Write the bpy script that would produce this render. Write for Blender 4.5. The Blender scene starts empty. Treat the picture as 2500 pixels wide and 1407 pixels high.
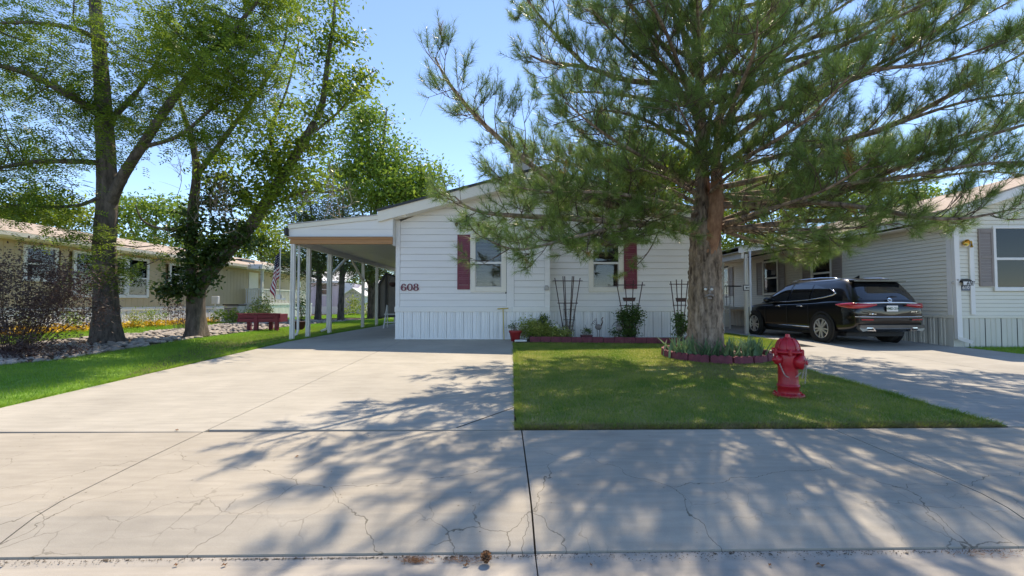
import bpy, math, random
import numpy as np
from mathutils import Vector, Matrix
R = math.radians
random.seed(7); rng = np.random.default_rng(7)
scene = bpy.context.scene
COL = scene.collection

# ------------------------------------------------------------------ camera, sky, sun, exposure
CAM_H = 1.45; F = 1111.1; PITCH = R(1.88)
cam_d = bpy.data.cameras.new('camera'); cam = bpy.data.objects.new('camera', cam_d); COL.objects.link(cam)
cam_d.sensor_width = 36; cam_d.lens = 36 * F / 2500; cam_d.clip_start = 0.05; cam_d.clip_end = 2000
cam.location = (0, 0, CAM_H); cam.rotation_euler = (R(90) + PITCH, 0, 0)
scene.camera = cam
SUN_TO = Vector((0.215, 0.565, 1.0)).normalized()
SUN_EL = math.asin(SUN_TO.z); SUN_AZ = math.atan2(SUN_TO.x, SUN_TO.y)
world = bpy.data.worlds.new('World'); scene.world = world; world.use_nodes = True
wn = world.node_tree; wn.nodes.clear()
sky = wn.nodes.new('ShaderNodeTexSky'); sky.sky_type = 'NISHITA'; sky.sun_disc = False
sky.sun_elevation = SUN_EL; sky.sun_rotation = SUN_AZ; sky.altitude = 2000; sky.air_density = 1.0
sky.dust_density = 0.0; sky.ozone_density = 8.0
bg = wn.nodes.new('ShaderNodeBackground'); bg.inputs['Strength'].default_value = 0.13
wo = wn.nodes.new('ShaderNodeOutputWorld')
wn.links.new(sky.outputs[0], bg.inputs[0]); wn.links.new(bg.outputs[0], wo.inputs[0])
sun_d = bpy.data.lights.new('sun', 'SUN'); sun_d.energy = 2.3; sun_d.angle = R(0.53); sun_d.color = (1.0, 0.955, 0.88)
sun = bpy.data.objects.new('sun', sun_d); COL.objects.link(sun); sun.location = (10, 25, 45)
sun.rotation_euler = SUN_TO.to_track_quat('Z', 'Y').to_euler()
scene.view_settings.view_transform = 'Standard'; scene.view_settings.look = 'None'
scene.view_settings.exposure = 1.42; scene.view_settings.gamma = 1.0
scene.view_settings.use_curve_mapping = False
scene.view_settings.use_white_balance = True; scene.view_settings.white_balance_temperature = 8300; scene.view_settings.white_balance_tint = 12
scene.cycles.max_bounces = 8; scene.cycles.transparent_max_bounces = 12

# ------------------------------------------------------------------ layout helpers
def gz(Y):
    "height of the ground: it climbs gently to the houses, then runs level"
    return 0.0288 * min(max(Y, 3.2), 12.8)
def P(px, py, Y):
    "world point seen at a photo pixel, at depth Y"
    a = (px - 1250) / F; v = (703.5 - py) / F
    dy = math.cos(PITCH) - v * math.sin(PITCH); dz = math.sin(PITCH) + v * math.cos(PITCH)
    t = Y / dy
    return Vector((a * t, Y, CAM_H + dz * t))
def G(px, py):
    "ground point seen at a photo pixel"
    Y = 10.0
    for _ in range(40):
        p = P(px, py, 1.0); k = (p.z - CAM_H)
        Y = (gz(Y) - CAM_H) / k
    return Vector((P(px, py, Y).x, Y, gz(Y)))
def XX(px, Y): return P(px, 740, Y).x
def ZZ(py, Y): return P(1250, py, Y).z

# ------------------------------------------------------------------ materials
def nodes_of(name):
    m = bpy.data.materials.new(name); m.use_nodes = True
    nt = m.node_tree; b = nt.nodes['Principled BSDF']
    return m, nt, b
def N(nt, kind, **kw):
    n = nt.nodes.new(kind)
    for k, v in kw.items():
        if k in n.inputs: n.inputs[k].default_value = v
        else: setattr(n, k, v)
    return n
def c4(c, k=1.0): return (min(c[0] * k, 1), min(c[1] * k, 1), min(c[2] * k, 1), 1)
def M(name, col, rough=0.6, var=0.12, scale=3.0, bump=0.0, bscale=60.0, metal=0.0, coat=0.0, spec=0.5,
      col2=None, stretch=None, translucent=0.0, detail=5.0, dirt=None):
    m, nt, b = nodes_of(name); L = nt.links
    geo = N(nt, 'ShaderNodeNewGeometry')
    src = geo.outputs['Position']
    if stretch:
        mp = N(nt, 'ShaderNodeMapping'); mp.inputs['Scale'].default_value = stretch
        L.new(src, mp.inputs['Vector']); src = mp.outputs[0]
    nz = N(nt, 'ShaderNodeTexNoise', Scale=scale, Detail=detail, Roughness=0.6); L.new(src, nz.inputs['Vector'])
    rp = N(nt, 'ShaderNodeValToRGB'); rp.color_ramp.elements[0].position = 0.3; rp.color_ramp.elements[1].position = 0.7
    rp.color_ramp.elements[0].color = c4(col, 1 - var); rp.color_ramp.elements[1].color = c4(col2 or col, 1 + (0 if col2 else var))
    L.new(nz.outputs['Fac'], rp.inputs['Fac']); out = rp.outputs['Color']
    if dirt:                                  # blotches of grime with a shape of their own
        n2 = N(nt, 'ShaderNodeTexNoise', Scale=dirt[1], Detail=8.0, Roughness=0.7); L.new(geo.outputs['Position'], n2.inputs['Vector'])
        r2 = N(nt, 'ShaderNodeValToRGB'); r2.color_ramp.elements[0].position = dirt[2]; r2.color_ramp.elements[1].position = dirt[2] + 0.2
        L.new(n2.outputs['Fac'], r2.inputs['Fac'])
        mx = N(nt, 'ShaderNodeMix', data_type='RGBA'); mx.inputs['B'].default_value = c4(dirt[0])
        L.new(r2.outputs['Color'], mx.inputs['Factor']); L.new(out, mx.inputs['A']); out = mx.outputs['Result']
    L.new(out, b.inputs['Base Color'])
    b.inputs['Roughness'].default_value = rough; b.inputs['Metallic'].default_value = metal
    b.inputs['Coat Weight'].default_value = coat; b.inputs['Specular IOR Level'].default_value = spec
    b.inputs['Coat Roughness'].default_value = 0.04
    if bump:
        bn = N(nt, 'ShaderNodeTexNoise', Scale=bscale, Detail=6.0); L.new(src, bn.inputs['Vector'])
        bp = N(nt, 'ShaderNodeBump', Strength=bump, Distance=0.02); L.new(bn.outputs['Fac'], bp.inputs['Height'])
        L.new(bp.outputs[0], b.inputs['Normal'])
    if translucent:
        tr = N(nt, 'ShaderNodeBsdfTranslucent'); L.new(out, tr.inputs['Color'])
        mx = N(nt, 'ShaderNodeMixShader'); mx.inputs[0].default_value = translucent
        L.new(b.outputs[0], mx.inputs[1]); L.new(tr.outputs[0], mx.inputs[2])
        L.new(mx.outputs[0], nt.nodes['Material Output'].inputs['Surface'])
    return m
def glass_mat(name, tint=(0.02, 0.025, 0.03), clear=0.75):
    "a window pane: partly clear, with mirror reflections by Fresnel"
    m, nt, b = nodes_of(name); L = nt.links
    tr = N(nt, 'ShaderNodeBsdfTransparent'); tr.inputs[0].default_value = (clear, clear, clear, 1)
    gl = N(nt, 'ShaderNodeBsdfGlossy'); gl.inputs['Roughness'].default_value = 0.01
    fr = N(nt, 'ShaderNodeFresnel', IOR=1.6)
    mx = N(nt, 'ShaderNodeMixShader'); L.new(fr.outputs[0], mx.inputs[0]); L.new(tr.outputs[0], mx.inputs[1]); L.new(gl.outputs[0], mx.inputs[2])
    L.new(mx.outputs[0], nt.nodes['Material Output'].inputs['Surface'])
    return m
def leaf_mat(name, c1, c2, scale=0.9, trans=0.35, rough=0.45, spec=0.4):
    "leaves: colour drifts from clump to clump and from leaf to leaf"
    m, nt, b = nodes_of(name); L = nt.links
    geo = N(nt, 'ShaderNodeNewGeometry')
    nz = N(nt, 'ShaderNodeTexNoise', Scale=scale, Detail=3.0); L.new(geo.outputs['Position'], nz.inputs['Vector'])
    mt = N(nt, 'ShaderNodeMath', operation='MULTIPLY_ADD'); mt.inputs[1].default_value = 0.55; 
    L.new(geo.outputs['Random Per Island'], mt.inputs[0])
    m2 = N(nt, 'ShaderNodeMath', operation='MULTIPLY_ADD'); m2.inputs[1].default_value = 1.5; m2.inputs[2].default_value = -0.55
    L.new(nz.outputs['Fac'], m2.inputs[0]); L.new(m2.outputs[0], mt.inputs[2])
    mx = N(nt, 'ShaderNodeMix', data_type='RGBA', clamp_factor=True); mx.inputs['A'].default_value = c4(c1); mx.inputs['B'].default_value = c4(c2)
    L.new(mt.outputs[0], mx.inputs['Factor']); L.new(mx.outputs['Result'], b.inputs['Base Color'])
    b.inputs['Roughness'].default_value = rough; b.inputs['Specular IOR Level'].default_value = spec
    tr = N(nt, 'ShaderNodeBsdfTranslucent'); L.new(mx.outputs['Result'], tr.inputs['Color'])
    ms = N(nt, 'ShaderNodeMixShader'); ms.inputs[0].default_value = trans
    L.new(b.outputs[0], ms.inputs[1]); L.new(tr.outputs[0], ms.inputs[2])
    L.new(ms.outputs[0], nt.nodes['Material Output'].inputs['Surface'])
    return m
def concrete_mat(name, col, cracks=False):
    m, nt, b = nodes_of(name); L = nt.links
    geo = N(nt, 'ShaderNodeNewGeometry'); pos = geo.outputs['Position']
    n1 = N(nt, 'ShaderNodeTexNoise', Scale=0.7, Detail=8.0, Roughness=0.65); L.new(pos, n1.inputs['Vector'])
    r1 = N(nt, 'ShaderNodeValToRGB'); e = r1.color_ramp.elements
    e[0].position = 0.3; e[0].color = c4(col, 0.80); e[1].position = 0.68; e[1].color = c4(col, 1.07)
    L.new(n1.outputs['Fac'], r1.inputs['Fac'])
    mp = N(nt, 'ShaderNodeMapping'); mp.inputs['Rotation'].default_value = (0, 0, R(-24)); mp.inputs['Scale'].default_value = (1.2, 9, 1)
    L.new(pos, mp.inputs['Vector'])
    n2 = N(nt, 'ShaderNodeTexNoise', Scale=2.0, Detail=6.0); L.new(mp.outputs[0], n2.inputs['Vector'])
    n3 = N(nt, 'ShaderNodeTexNoise', Scale=180.0, Detail=4.0, Roughness=0.8); L.new(pos, n3.inputs['Vector'])
    def mul(a, fac_out, lo, hi):
        mr = N(nt, 'ShaderNodeMapRange'); mr.inputs['From Min'].default_value = 0.3; mr.inputs['From Max'].default_value = 0.7
        mr.inputs['To Min'].default_value = lo; mr.inputs['To Max'].default_value = hi; L.new(fac_out, mr.inputs['Value'])
        mx = N(nt, 'ShaderNodeMix', data_type='RGBA', blend_type='MULTIPLY'); mx.inputs['Factor'].default_value = 1
        L.new(a, mx.inputs['A']); L.new(mr.outputs[0], mx.inputs['B']); return mx.outputs['Result']
    out = mul(r1.outputs['Color'], n2.outputs['Fac'], 0.90, 1.05)
    out = mul(out, n3.outputs['Fac'], 0.9, 1.07)
    bh = n3.outputs['Fac']
    if cracks:
        nw = N(nt, 'ShaderNodeTexNoise', Scale=3.5, Detail=4.0); L.new(pos, nw.inputs['Vector'])
        ad = N(nt, 'ShaderNodeVectorMath', operation='MULTIPLY_ADD'); ad.inputs[1].default_value = (0.34, 0.34, 0); L.new(nw.outputs['Color'], ad.inputs[0]); L.new(pos, ad.inputs[2])
        lines = []
        for sc, w in ((3.4, 0.017), (0.75, 0.003)):
            vo = N(nt, 'ShaderNodeTexVoronoi', feature='DISTANCE_TO_EDGE', voronoi_dimensions='2D', Scale=sc); L.new(ad.outputs[0], vo.inputs['Vector'])
            ls = N(nt, 'ShaderNodeMapRange'); ls.inputs['From Min'].default_value = w * 0.35; ls.inputs['From Max'].default_value = w
            ls.inputs['To Min'].default_value = 1; ls.inputs['To Max'].default_value = 0; L.new(vo.outputs['Distance'], ls.inputs['Value'])
            lines.append(ls.outputs[0])
        sx = N(nt, 'ShaderNodeSeparateXYZ'); L.new(pos, sx.inputs[0])
        near = N(nt, 'ShaderNodeMapRange'); near.inputs['From Min'].default_value = 3.55; near.inputs['From Max'].default_value = 2.95; L.new(sx.outputs['Y'], near.inputs['Value'])
        pn = N(nt, 'ShaderNodeTexNoise', Scale=0.62, Detail=2.0); L.new(pos, pn.inputs['Vector'])
        pm = N(nt, 'ShaderNodeMapRange'); pm.inputs['From Min'].default_value = 0.44; pm.inputs['From Max'].default_value = 0.55; L.new(pn.outputs['Fac'], pm.inputs['Value'])
        def mm(a, bb, op='MULTIPLY'):
            q = N(nt, 'ShaderNodeMath', operation=op); L.new(a, q.inputs[0]); L.new(bb, q.inputs[1]); return q.outputs[0]
        f1 = mm(mm(lines[0], near.outputs[0]), pm.outputs[0])
        far = N(nt, 'ShaderNodeMapRange'); far.inputs['From Min'].default_value = 4.4; far.inputs['From Max'].default_value = 3.6; L.new(sx.outputs['Y'], far.inputs['Value'])
        f2 = mm(lines[1], far.outputs[0])
        fac = mm(f1, f2, 'MAXIMUM')
        mx = N(nt, 'ShaderNodeMix', data_type='RGBA'); mx.inputs['B'].default_value = (0.10, 0.09, 0.065, 1)
        q = N(nt, 'ShaderNodeMath', operation='MULTIPLY'); q.inputs[1].default_value = 0.75; L.new(fac, q.inputs[0])
        L.new(q.outputs[0], mx.inputs['Factor']); L.new(out, mx.inputs['A']); out = mx.outputs['Result']
        bh = mm(bh, fac, 'SUBTRACT')
    L.new(out, b.inputs['Base Color']); b.inputs['Roughness'].default_value = 0.85; b.inputs['Specular IOR Level'].default_value = 0.25
    bp = N(nt, 'ShaderNodeBump', Strength=0.25, Distance=0.004); L.new(bh, bp.inputs['Height']); L.new(bp.outputs[0], b.inputs['Normal'])
    return m

# ------------------------------------------------------------------ mesh helpers
class MB:
    def __init__(s): s.v = []; s.f = []
    def add(s, vs, fs):
        n = len(s.v); s.v += [tuple(v) for v in vs]; s.f += [tuple(i + n for i in f) for f in fs]; return s
    def box(s, x0, x1, y0, y1, z0, z1):
        return s.add([(x0,y0,z0),(x1,y0,z0),(x1,y1,z0),(x0,y1,z0),(x0,y0,z1),(x1,y0,z1),(x1,y1,z1),(x0,y1,z1)],
                     [(0,3,2,1),(4,5,6,7),(0,1,5,4),(1,2,6,5),(2,3,7,6),(3,0,4,7)])
    def cbox(s, x0, x1, y0, y1, z0, z1, c=0.01):
        "box with chamfered edges"
        vs = []; idx = {}
        for i, x in enumerate((x0, x1)):
            for j, y in enumerate((y0, y1)):
                for k, z in enumerate((z0, z1)):
                    sx, sy, sz = (1, -1)[i], (1, -1)[j], (1, -1)[k]
                    for a, p in enumerate(((x, y + sy*c, z + sz*c), (x + sx*c, y, z + sz*c), (x + sx*c, y + sy*c, z))):
                        idx[i,j,k,a] = len(vs); vs.append(p)
        fs = []
        for i in (0, 1): fs.append([idx[i,0,0,0], idx[i,1,0,0], idx[i,1,1,0], idx[i,0,1,0]])
        for j in (0, 1): fs.append([idx[0,j,0,1], idx[1,j,0,1], idx[1,j,1,1], idx[0,j,1,1]])
        for k in (0, 1): fs.append([idx[0,0,k,2], idx[1,0,k,2], idx[1,1,k,2], idx[0,1,k,2]])
        for i in (0, 1):
            for j in (0, 1): fs.append([idx[i,j,0,0], idx[i,j,1,0], idx[i,j,1,1], idx[i,j,0,1]])
            for k in (0, 1): fs.append([idx[i,0,k,0], idx[i,1,k,0], idx[i,1,k,2], idx[i,0,k,2]])
        for j in (0, 1):
            for k in (0, 1): fs.append([idx[0,j,k,1], idx[1,j,k,1], idx[1,j,k,2], idx[0,j,k,2]])
        for i in (0, 1):
            for j in (0, 1):
                for k in (0, 1): fs.append([idx[i,j,k,0], idx[i,j,k,1], idx[i,j,k,2]])
        return s.add(vs, fs)
    def beam(s, a, b, w, h, up=(0, 0, 1)):
        "bar of width w and height h from a to b"
        a = Vector(a); b = Vector(b); d = (b - a).normalized(); u = Vector(up)
        if abs(d.dot(u)) > 0.98: u = Vector((0, 1, 0))
        r = d.cross(u).normalized() * w / 2; t = r.cross(d).normalized() * h / 2
        vs = [a - r - t, a + r - t, a + r + t, a - r + t, b - r - t, b + r - t, b + r + t, b - r + t]
        return s.add(vs, [(0,3,2,1),(4,5,6,7),(0,1,5,4),(1,2,6,5),(2,3,7,6),(3,0,4,7)])
    def prism(s, poly, vec):
        "closed polygon (3D points) pushed along vec"
        n = len(poly); poly = [Vector(p) for p in poly]; vec = Vector(vec)
        return s.add(poly + [p + vec for p in poly], [tuple(range(n - 1, -1, -1)), tuple(range(n, 2 * n))] +
                     [(i, (i + 1) % n, n + (i + 1) % n, n + i) for i in range(n)])
    def tube(s, pts, rad, n=8, cap=True):
        pts = [Vector(p) for p in pts]; k = len(pts)
        if not hasattr(rad, '__len__'): rad = [rad] * k
        ref = None; rings = []
        for i, p in enumerate(pts):
            d = (pts[min(i + 1, k - 1)] - pts[max(i - 1, 0)]).normalized()
            if ref is None:
                ref = d.orthogonal().normalized()
            ref = (ref - d * ref.dot(d)).normalized(); q = d.cross(ref)
            rings.append([p + (ref * math.cos(6.28318 * j / n) + q * math.sin(6.28318 * j / n)) * rad[i] for j in range(n)])
        fs = [(i * n + j, i * n + (j + 1) % n, (i + 1) * n + (j + 1) % n, (i + 1) * n + j) for i in range(k - 1) for j in range(n)]
        if cap: fs += [tuple(range(n - 1, -1, -1)), tuple((k - 1) * n + j for j in range(n))]
        return s.add([v for r in rings for v in r], fs)
    def lathe(s, prof, c, n=24, axis=(0, 0, 1)):
        "profile [(r, h)...] turned about an axis through c"
        ax = Vector(axis).normalized(); u = ax.orthogonal().normalized(); w = ax.cross(u); c = Vector(c); k = len(prof)
        vs = [c + ax * h + (u * math.cos(6.28318 * j / n) + w * math.sin(6.28318 * j / n)) * r for r, h in prof for j in range(n)]
        fs = [(i * n + j, i * n + (j + 1) % n, (i + 1) * n + (j + 1) % n, (i + 1) * n + j) for i in range(k - 1) for j in range(n)]
        fs += [tuple(range(n - 1, -1, -1)), tuple((k - 1) * n + j for j in range(n))]
        return s.add(vs, fs)
    def ball(s, c, r, n=10, m=6):
        rx, ry, rz = r if hasattr(r, '__len__') else (r, r, r)
        vs = [(c[0] + rx * math.sin(math.pi * i / m) * math.cos(6.28318 * j / n), c[1] + ry * math.sin(math.pi * i / m) * math.sin(6.28318 * j / n),
               c[2] + rz * math.cos(math.pi * i / m)) for i in range(1, m) for j in range(n)]
        t = len(vs); vs += [(c[0], c[1], c[2] + rz), (c[0], c[1], c[2] - rz)]
        fs = [(i * n + j, (i + 1) * n + j, (i + 1) * n + (j + 1) % n, i * n + (j + 1) % n) for i in range(m - 2) for j in range(n)]
        fs += [(t, j, (j + 1) % n) for j in range(n)] + [(t + 1, (m - 2) * n + (j + 1) % n, (m - 2) * n + j) for j in range(n)]
        return s.add(vs, fs)
ORG = {}
TF = [None]                       # optional placement for parts modelled facing -Y
def origin(o): return ORG.get(o.name, Vector((0, 0, 0))) if o else Vector((0, 0, 0))
def tag(o, label=None, cat=None, group=None, kind=None):
    if label: o['label'] = label
    if cat: o['category'] = cat
    if group: o['group'] = group
    if kind: o['kind'] = kind
    return o
def thing(name, label, cat, loc, group=None):
    o = bpy.data.objects.new(name, None); COL.objects.link(o); o.location = loc; o.empty_display_size = 0.2
    ORG[o.name] = Vector(loc)
    return tag(o, label, cat, group)
def link(name, me, mat, parent, loc, smooth):
    if smooth: me.polygons.foreach_set('use_smooth', np.ones(len(me.polygons), bool))
    if mat: me.materials.append(mat)
    o = bpy.data.objects.new(name, me); COL.objects.link(o); o.parent = parent
    o.location = loc - origin(parent); ORG[o.name] = loc
    return o
def obj(name, mb, mat, parent=None, loc=None, smooth=False, fix=True, **kw):
    "mesh from world coordinates; its origin goes to loc (default: the parent's origin, or the base of the mesh)"
    if TF[0] is not None:
        mb.v = [tuple(TF[0] @ Vector(v)) for v in mb.v]
        if loc is not None: loc = TF[0] @ Vector(loc)
    if loc is None:
        if parent: loc = origin(parent)
        else:
            a = np.array(mb.v); loc = Vector(((a[:,0].min() + a[:,0].max()) / 2, (a[:,1].min() + a[:,1].max()) / 2, a[:,2].min()))
    loc = Vector(loc)
    me = bpy.data.meshes.new(name)
    me.from_pydata([(v[0] - loc.x, v[1] - loc.y, v[2] - loc.z) for v in mb.v], [], mb.f)
    if fix:
        import bmesh
        bm = bmesh.new(); bm.from_mesh(me); bmesh.ops.recalc_face_normals(bm, faces=bm.faces); bm.to_mesh(me); bm.free()
    me.update()
    return tag(link(name, me, mat, parent, loc, smooth), **kw)
def np_mesh(name, V, Fc, mat, parent=None, loc=None, smooth=False, **kw):
    "large mesh from numpy arrays of vertices and equal-sized faces"
    loc = Vector(loc) if loc is not None else origin(parent)
    V = np.asarray(V, np.float32).reshape(-1, 3) - np.array(loc, np.float32); Fc = np.asarray(Fc, np.int32); k = Fc.shape[1]
    me = bpy.data.meshes.new(name); me.vertices.add(len(V)); me.vertices.foreach_set('co', V.ravel())
    me.loops.add(Fc.size); me.loops.foreach_set('vertex_index', Fc.ravel())
    me.polygons.add(len(Fc)); me.polygons.foreach_set('loop_start', np.arange(0, Fc.size, k, dtype=np.int32))
    me.update(calc_edges=True)
    return tag(link(name, me, mat, parent, loc, smooth), **kw)
def copy_tree(o, parent=None):
    c = o.copy(); COL.objects.link(c); c.parent = parent
    for ch in [x for x in o.children]: copy_tree(ch, c)
    return c
def text_mb(txt, size, at, shear=0.0, depth=0.004, bold=0.0, rot=(R(90), 0, 0), align='CENTER'):
    "lettering as mesh, upright and facing -Y"
    cu = bpy.data.curves.new('lettering', 'FONT'); cu.body = txt; cu.size = size; cu.extrude = depth; cu.shear = shear; cu.offset = bold
    cu.align_x = align; cu.align_y = 'CENTER'
    t = bpy.data.objects.new('lettering', cu); COL.objects.link(t)
    me = bpy.data.meshes.new_from_object(t.evaluated_get(bpy.context.evaluated_depsgraph_get()))
    mtx = Matrix.Translation(Vector(at)) @ Matrix.Rotation(rot[2], 4, 'Z') @ Matrix.Rotation(rot[0], 4, 'X')
    mb = MB(); mb.v = [tuple(mtx @ v.co) for v in me.vertices]; mb.f = [tuple(p.vertices) for p in me.polygons]
    bpy.data.objects.remove(t); bpy.data.curves.remove(cu); bpy.data.meshes.remove(me)
    return mb
# ------------------------------------------------------------------ palette
CONC = concrete_mat('concrete_drive', (0.45, 0.425, 0.37))
CONC_W = concrete_mat('concrete_walk', (0.42, 0.385, 0.325), cracks=True)
CONC_G = concrete_mat('concrete_gutter', (0.42, 0.39, 0.345))
CONC_N = concrete_mat('concrete_neighbour', (0.42, 0.405, 0.37))
ASPH = M('asphalt', (0.21, 0.205, 0.195), 0.9, 0.2, 30, bump=0.4, bscale=200)
SOIL = M('soil', (0.10, 0.075, 0.05), 0.95, 0.35, 6, bump=0.6, bscale=40)
DARKJ = M('joint_dirt', (0.05, 0.042, 0.03), 0.95, 0.4, 20)
TURF = M('turf_base', (0.20, 0.28, 0.055), 0.95, 0.25, 1.6, bump=0.6, bscale=70, col2=(0.38, 0.33, 0.16))
TURF_F = M('turf_far', (0.15, 0.29, 0.04), 0.95, 0.3, 4, bump=0.6, bscale=50)
GRASS = leaf_mat('grass_blades', (0.08, 0.24, 0.022), (0.46, 0.47, 0.11), 1.7, 0.5, 0.5)
GRASS_L = leaf_mat('grass_blades_dense', (0.14, 0.33, 0.03), (0.34, 0.50, 0.07), 0.8, 0.5, 0.5)
GRASS_D = leaf_mat('dry_grass', (0.30, 0.24, 0.12), (0.19, 0.18, 0.07), 2.0, 0.2, 0.6)
SIDING = M('grey_siding', (0.80, 0.79, 0.765), 0.55, 0.035, 1.2, bump=0.05, bscale=30, stretch=(1, 1, 9), dirt=((0.64, 0.64, 0.62), 0.9, 0.62))
WHITE = M('white_paint', (0.80, 0.79, 0.75), 0.45, 0.03, 2, dirt=((0.62, 0.60, 0.54), 1.3, 0.66))
CREAM = M('cream_trim', (0.80, 0.76, 0.66), 0.5, 0.03, 2)
SKIRT = M('white_skirting', (0.82, 0.83, 0.82), 0.4, 0.04, 1.5, stretch=(4, 4, 0.6), dirt=((0.55, 0.53, 0.47), 1.6, 0.64))
MAROON = M('maroon_paint', (0.20, 0.035, 0.055), 0.5, 0.1, 6)
MAROON_N = M('maroon_numbers', (0.17, 0.02, 0.045), 0.4, 0.06, 6)
BRICK_R = M('maroon_block', (0.17, 0.035, 0.055), 0.75, 0.3, 9, bump=0.4, bscale=50, dirt=((0.20, 0.12, 0.10), 5, 0.58))
WOOD = M('cedar_beam', (0.42, 0.21, 0.085), 0.6, 0.22, 6, stretch=(0.4, 4, 14), dirt=((0.28, 0.15, 0.07), 2, 0.6))
PANW = M('ceiling_pan', (0.80, 0.77, 0.68), 0.5, 0.05, 2)
POSTW = M('post_white', (0.76, 0.74, 0.68), 0.45, 0.05, 3, dirt=((0.52, 0.48, 0.40), 3, 0.66))
SHINGLE_G = M('grey_shingle', (0.16, 0.14, 0.125), 0.9, 0.3, 12, bump=0.5, bscale=80)
SHINGLE_P = M('pink_shingle', (0.42, 0.345, 0.285), 0.9, 0.16, 9, bump=0.5, bscale=60, dirt=((0.34, 0.26, 0.21), 3, 0.56))
TAN = M('tan_panel', (0.56, 0.44, 0.28), 0.6, 0.05, 1.5)
TANW = M('tan_house_white', (0.78, 0.78, 0.76), 0.5, 0.04, 2)
VINYL = M('beige_vinyl', (0.76, 0.73, 0.61), 0.5, 0.035, 1.0, stretch=(1, 1, 6), dirt=((0.60, 0.57, 0.48), 1.1, 0.62))
TAUPE = M('taupe_shutter', (0.27, 0.225, 0.20), 0.55, 0.06, 4)
SKIRT_N = M('beige_skirting', (0.64, 0.62, 0.54), 0.5, 0.05, 2, stretch=(4, 4, 0.6), dirt=((0.40, 0.39, 0.35), 1.6, 0.6))
LILAC = M('lilac_wall', (0.66, 0.60, 0.68), 0.6, 0.04, 2)
GLASS = glass_mat('window_glass')
UNLIT = M('unlit_backing', (0.035, 0.038, 0.036), 0.8, 0.3, 3)  # near black colour standing in for shade behind boards and panes
SCREEN = M('insect_screen', (0.075, 0.085, 0.085), 0.6, 0.2, 2, spec=0.6)
BLIND = M('blind_slats', (0.34, 0.35, 0.34), 0.5, 0.04, 5)
ALU = M('sash_grey', (0.42, 0.41, 0.39), 0.4, 0.05, 4)
BLACKM = M('black_metal', (0.012, 0.012, 0.013), 0.4, 0.2, 9)
TRELLIS = M('trellis_brown', (0.055, 0.022, 0.018), 0.6, 0.2, 12)
BRASS = M('brass', (0.55, 0.33, 0.07), 0.25, 0.1, 6, metal=1.0)
CHROME = M('chrome', (0.75, 0.75, 0.76), 0.12, 0.03, 3, metal=1.0)
RED_H = M('hydrant_red', (0.46, 0.010, 0.022), 0.38, 0.22, 6, coat=0.05, bump=0.2, bscale=30, dirt=((0.16, 0.03, 0.02), 7, 0.62))
CHAIN = M('chain_steel', (0.50, 0.44, 0.40), 0.45, 0.2, 20, metal=0.5)
PLANTER = M('planter_red', (0.22, 0.022, 0.05), 0.55, 0.2, 5, stretch=(1, 1, 6), dirt=((0.12, 0.02, 0.03), 4, 0.58))
BARK_P = M('pine_bark', (0.15, 0.092, 0.06), 0.95, 0.62, 13, bump=1.0, bscale=14, stretch=(1, 1, 0.22), col2=(0.48, 0.36, 0.27), detail=9)
BARK_R = M('pine_bark_orange', (0.30, 0.13, 0.07), 0.95, 0.4, 8, bump=1.0, bscale=16, stretch=(1, 1, 0.4), col2=(0.55, 0.30, 0.18), detail=8)
BARK_T = M('pine_twig', (0.10, 0.07, 0.05), 0.9, 0.3, 9)
BARK_G = M('grey_bark', (0.085, 0.068, 0.055), 0.95, 0.45, 9, bump=1.0, bscale=16, stretch=(1, 1, 0.3), col2=(0.20, 0.165, 0.14), detail=8)
BARK_D = M('dead_twig', (0.33, 0.28, 0.23), 0.9, 0.2, 9)
NEEDLE = leaf_mat('pine_needles', (0.085, 0.185, 0.03), (0.32, 0.44, 0.115), 1.4, 0.42, 0.32, 0.6)
NEEDLE_Y = leaf_mat('pine_needles_dry', (0.30, 0.15, 0.03), (0.38, 0.24, 0.06), 2, 0.25, 0.5)
LOCUST = leaf_mat('locust_leaves', (0.08, 0.165, 0.022), (0.29, 0.39, 0.05), 0.7, 0.55, 0.4)
ASHL = leaf_mat('ash_leaves', (0.09, 0.19, 0.02), (0.31, 0.41, 0.05), 0.8, 0.55, 0.35)
IVY = leaf_mat('ivy_leaves', (0.025, 0.06, 0.012), (0.07, 0.13, 0.025), 1.5, 0.3, 0.4)
FARL = leaf_mat('far_leaves', (0.10, 0.21, 0.03), (0.29, 0.41, 0.055), 0.35, 0.5, 0.45)
FARL2 = leaf_mat('far_leaves_yellow', (0.17, 0.26, 0.02), (0.34, 0.42, 0.035), 0.35, 0.5, 0.45)
FARP = leaf_mat('far_pine', (0.05, 0.10, 0.025), (0.14, 0.19, 0.05), 0.5, 0.2, 0.5)
PURPLE = leaf_mat('purple_leaves', (0.07, 0.04, 0.04), (0.17, 0.11, 0.09), 1.2, 0.35, 0.4)
SHRUB_V = leaf_mat('variegated_leaves', (0.16, 0.25, 0.03), (0.50, 0.52, 0.16), 3, 0.35, 0.45)
CLEM = leaf_mat('clematis_leaves', (0.04, 0.10, 0.02), (0.13, 0.21, 0.045), 2, 0.4, 0.45)
IRIS = leaf_mat('iris_leaves', (0.09, 0.19, 0.085), (0.22, 0.33, 0.17), 3, 0.25, 0.45)
MARI = leaf_mat('marigold_petals', (0.75, 0.40, 0.02), (0.80, 0.62, 0.07), 2, 0.2, 0.6)
ROCK = M('river_rock', (0.34, 0.30, 0.26), 0.8, 0.35, 1.6, bump=0.3, bscale=30, col2=(0.50, 0.45, 0.40))

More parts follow.
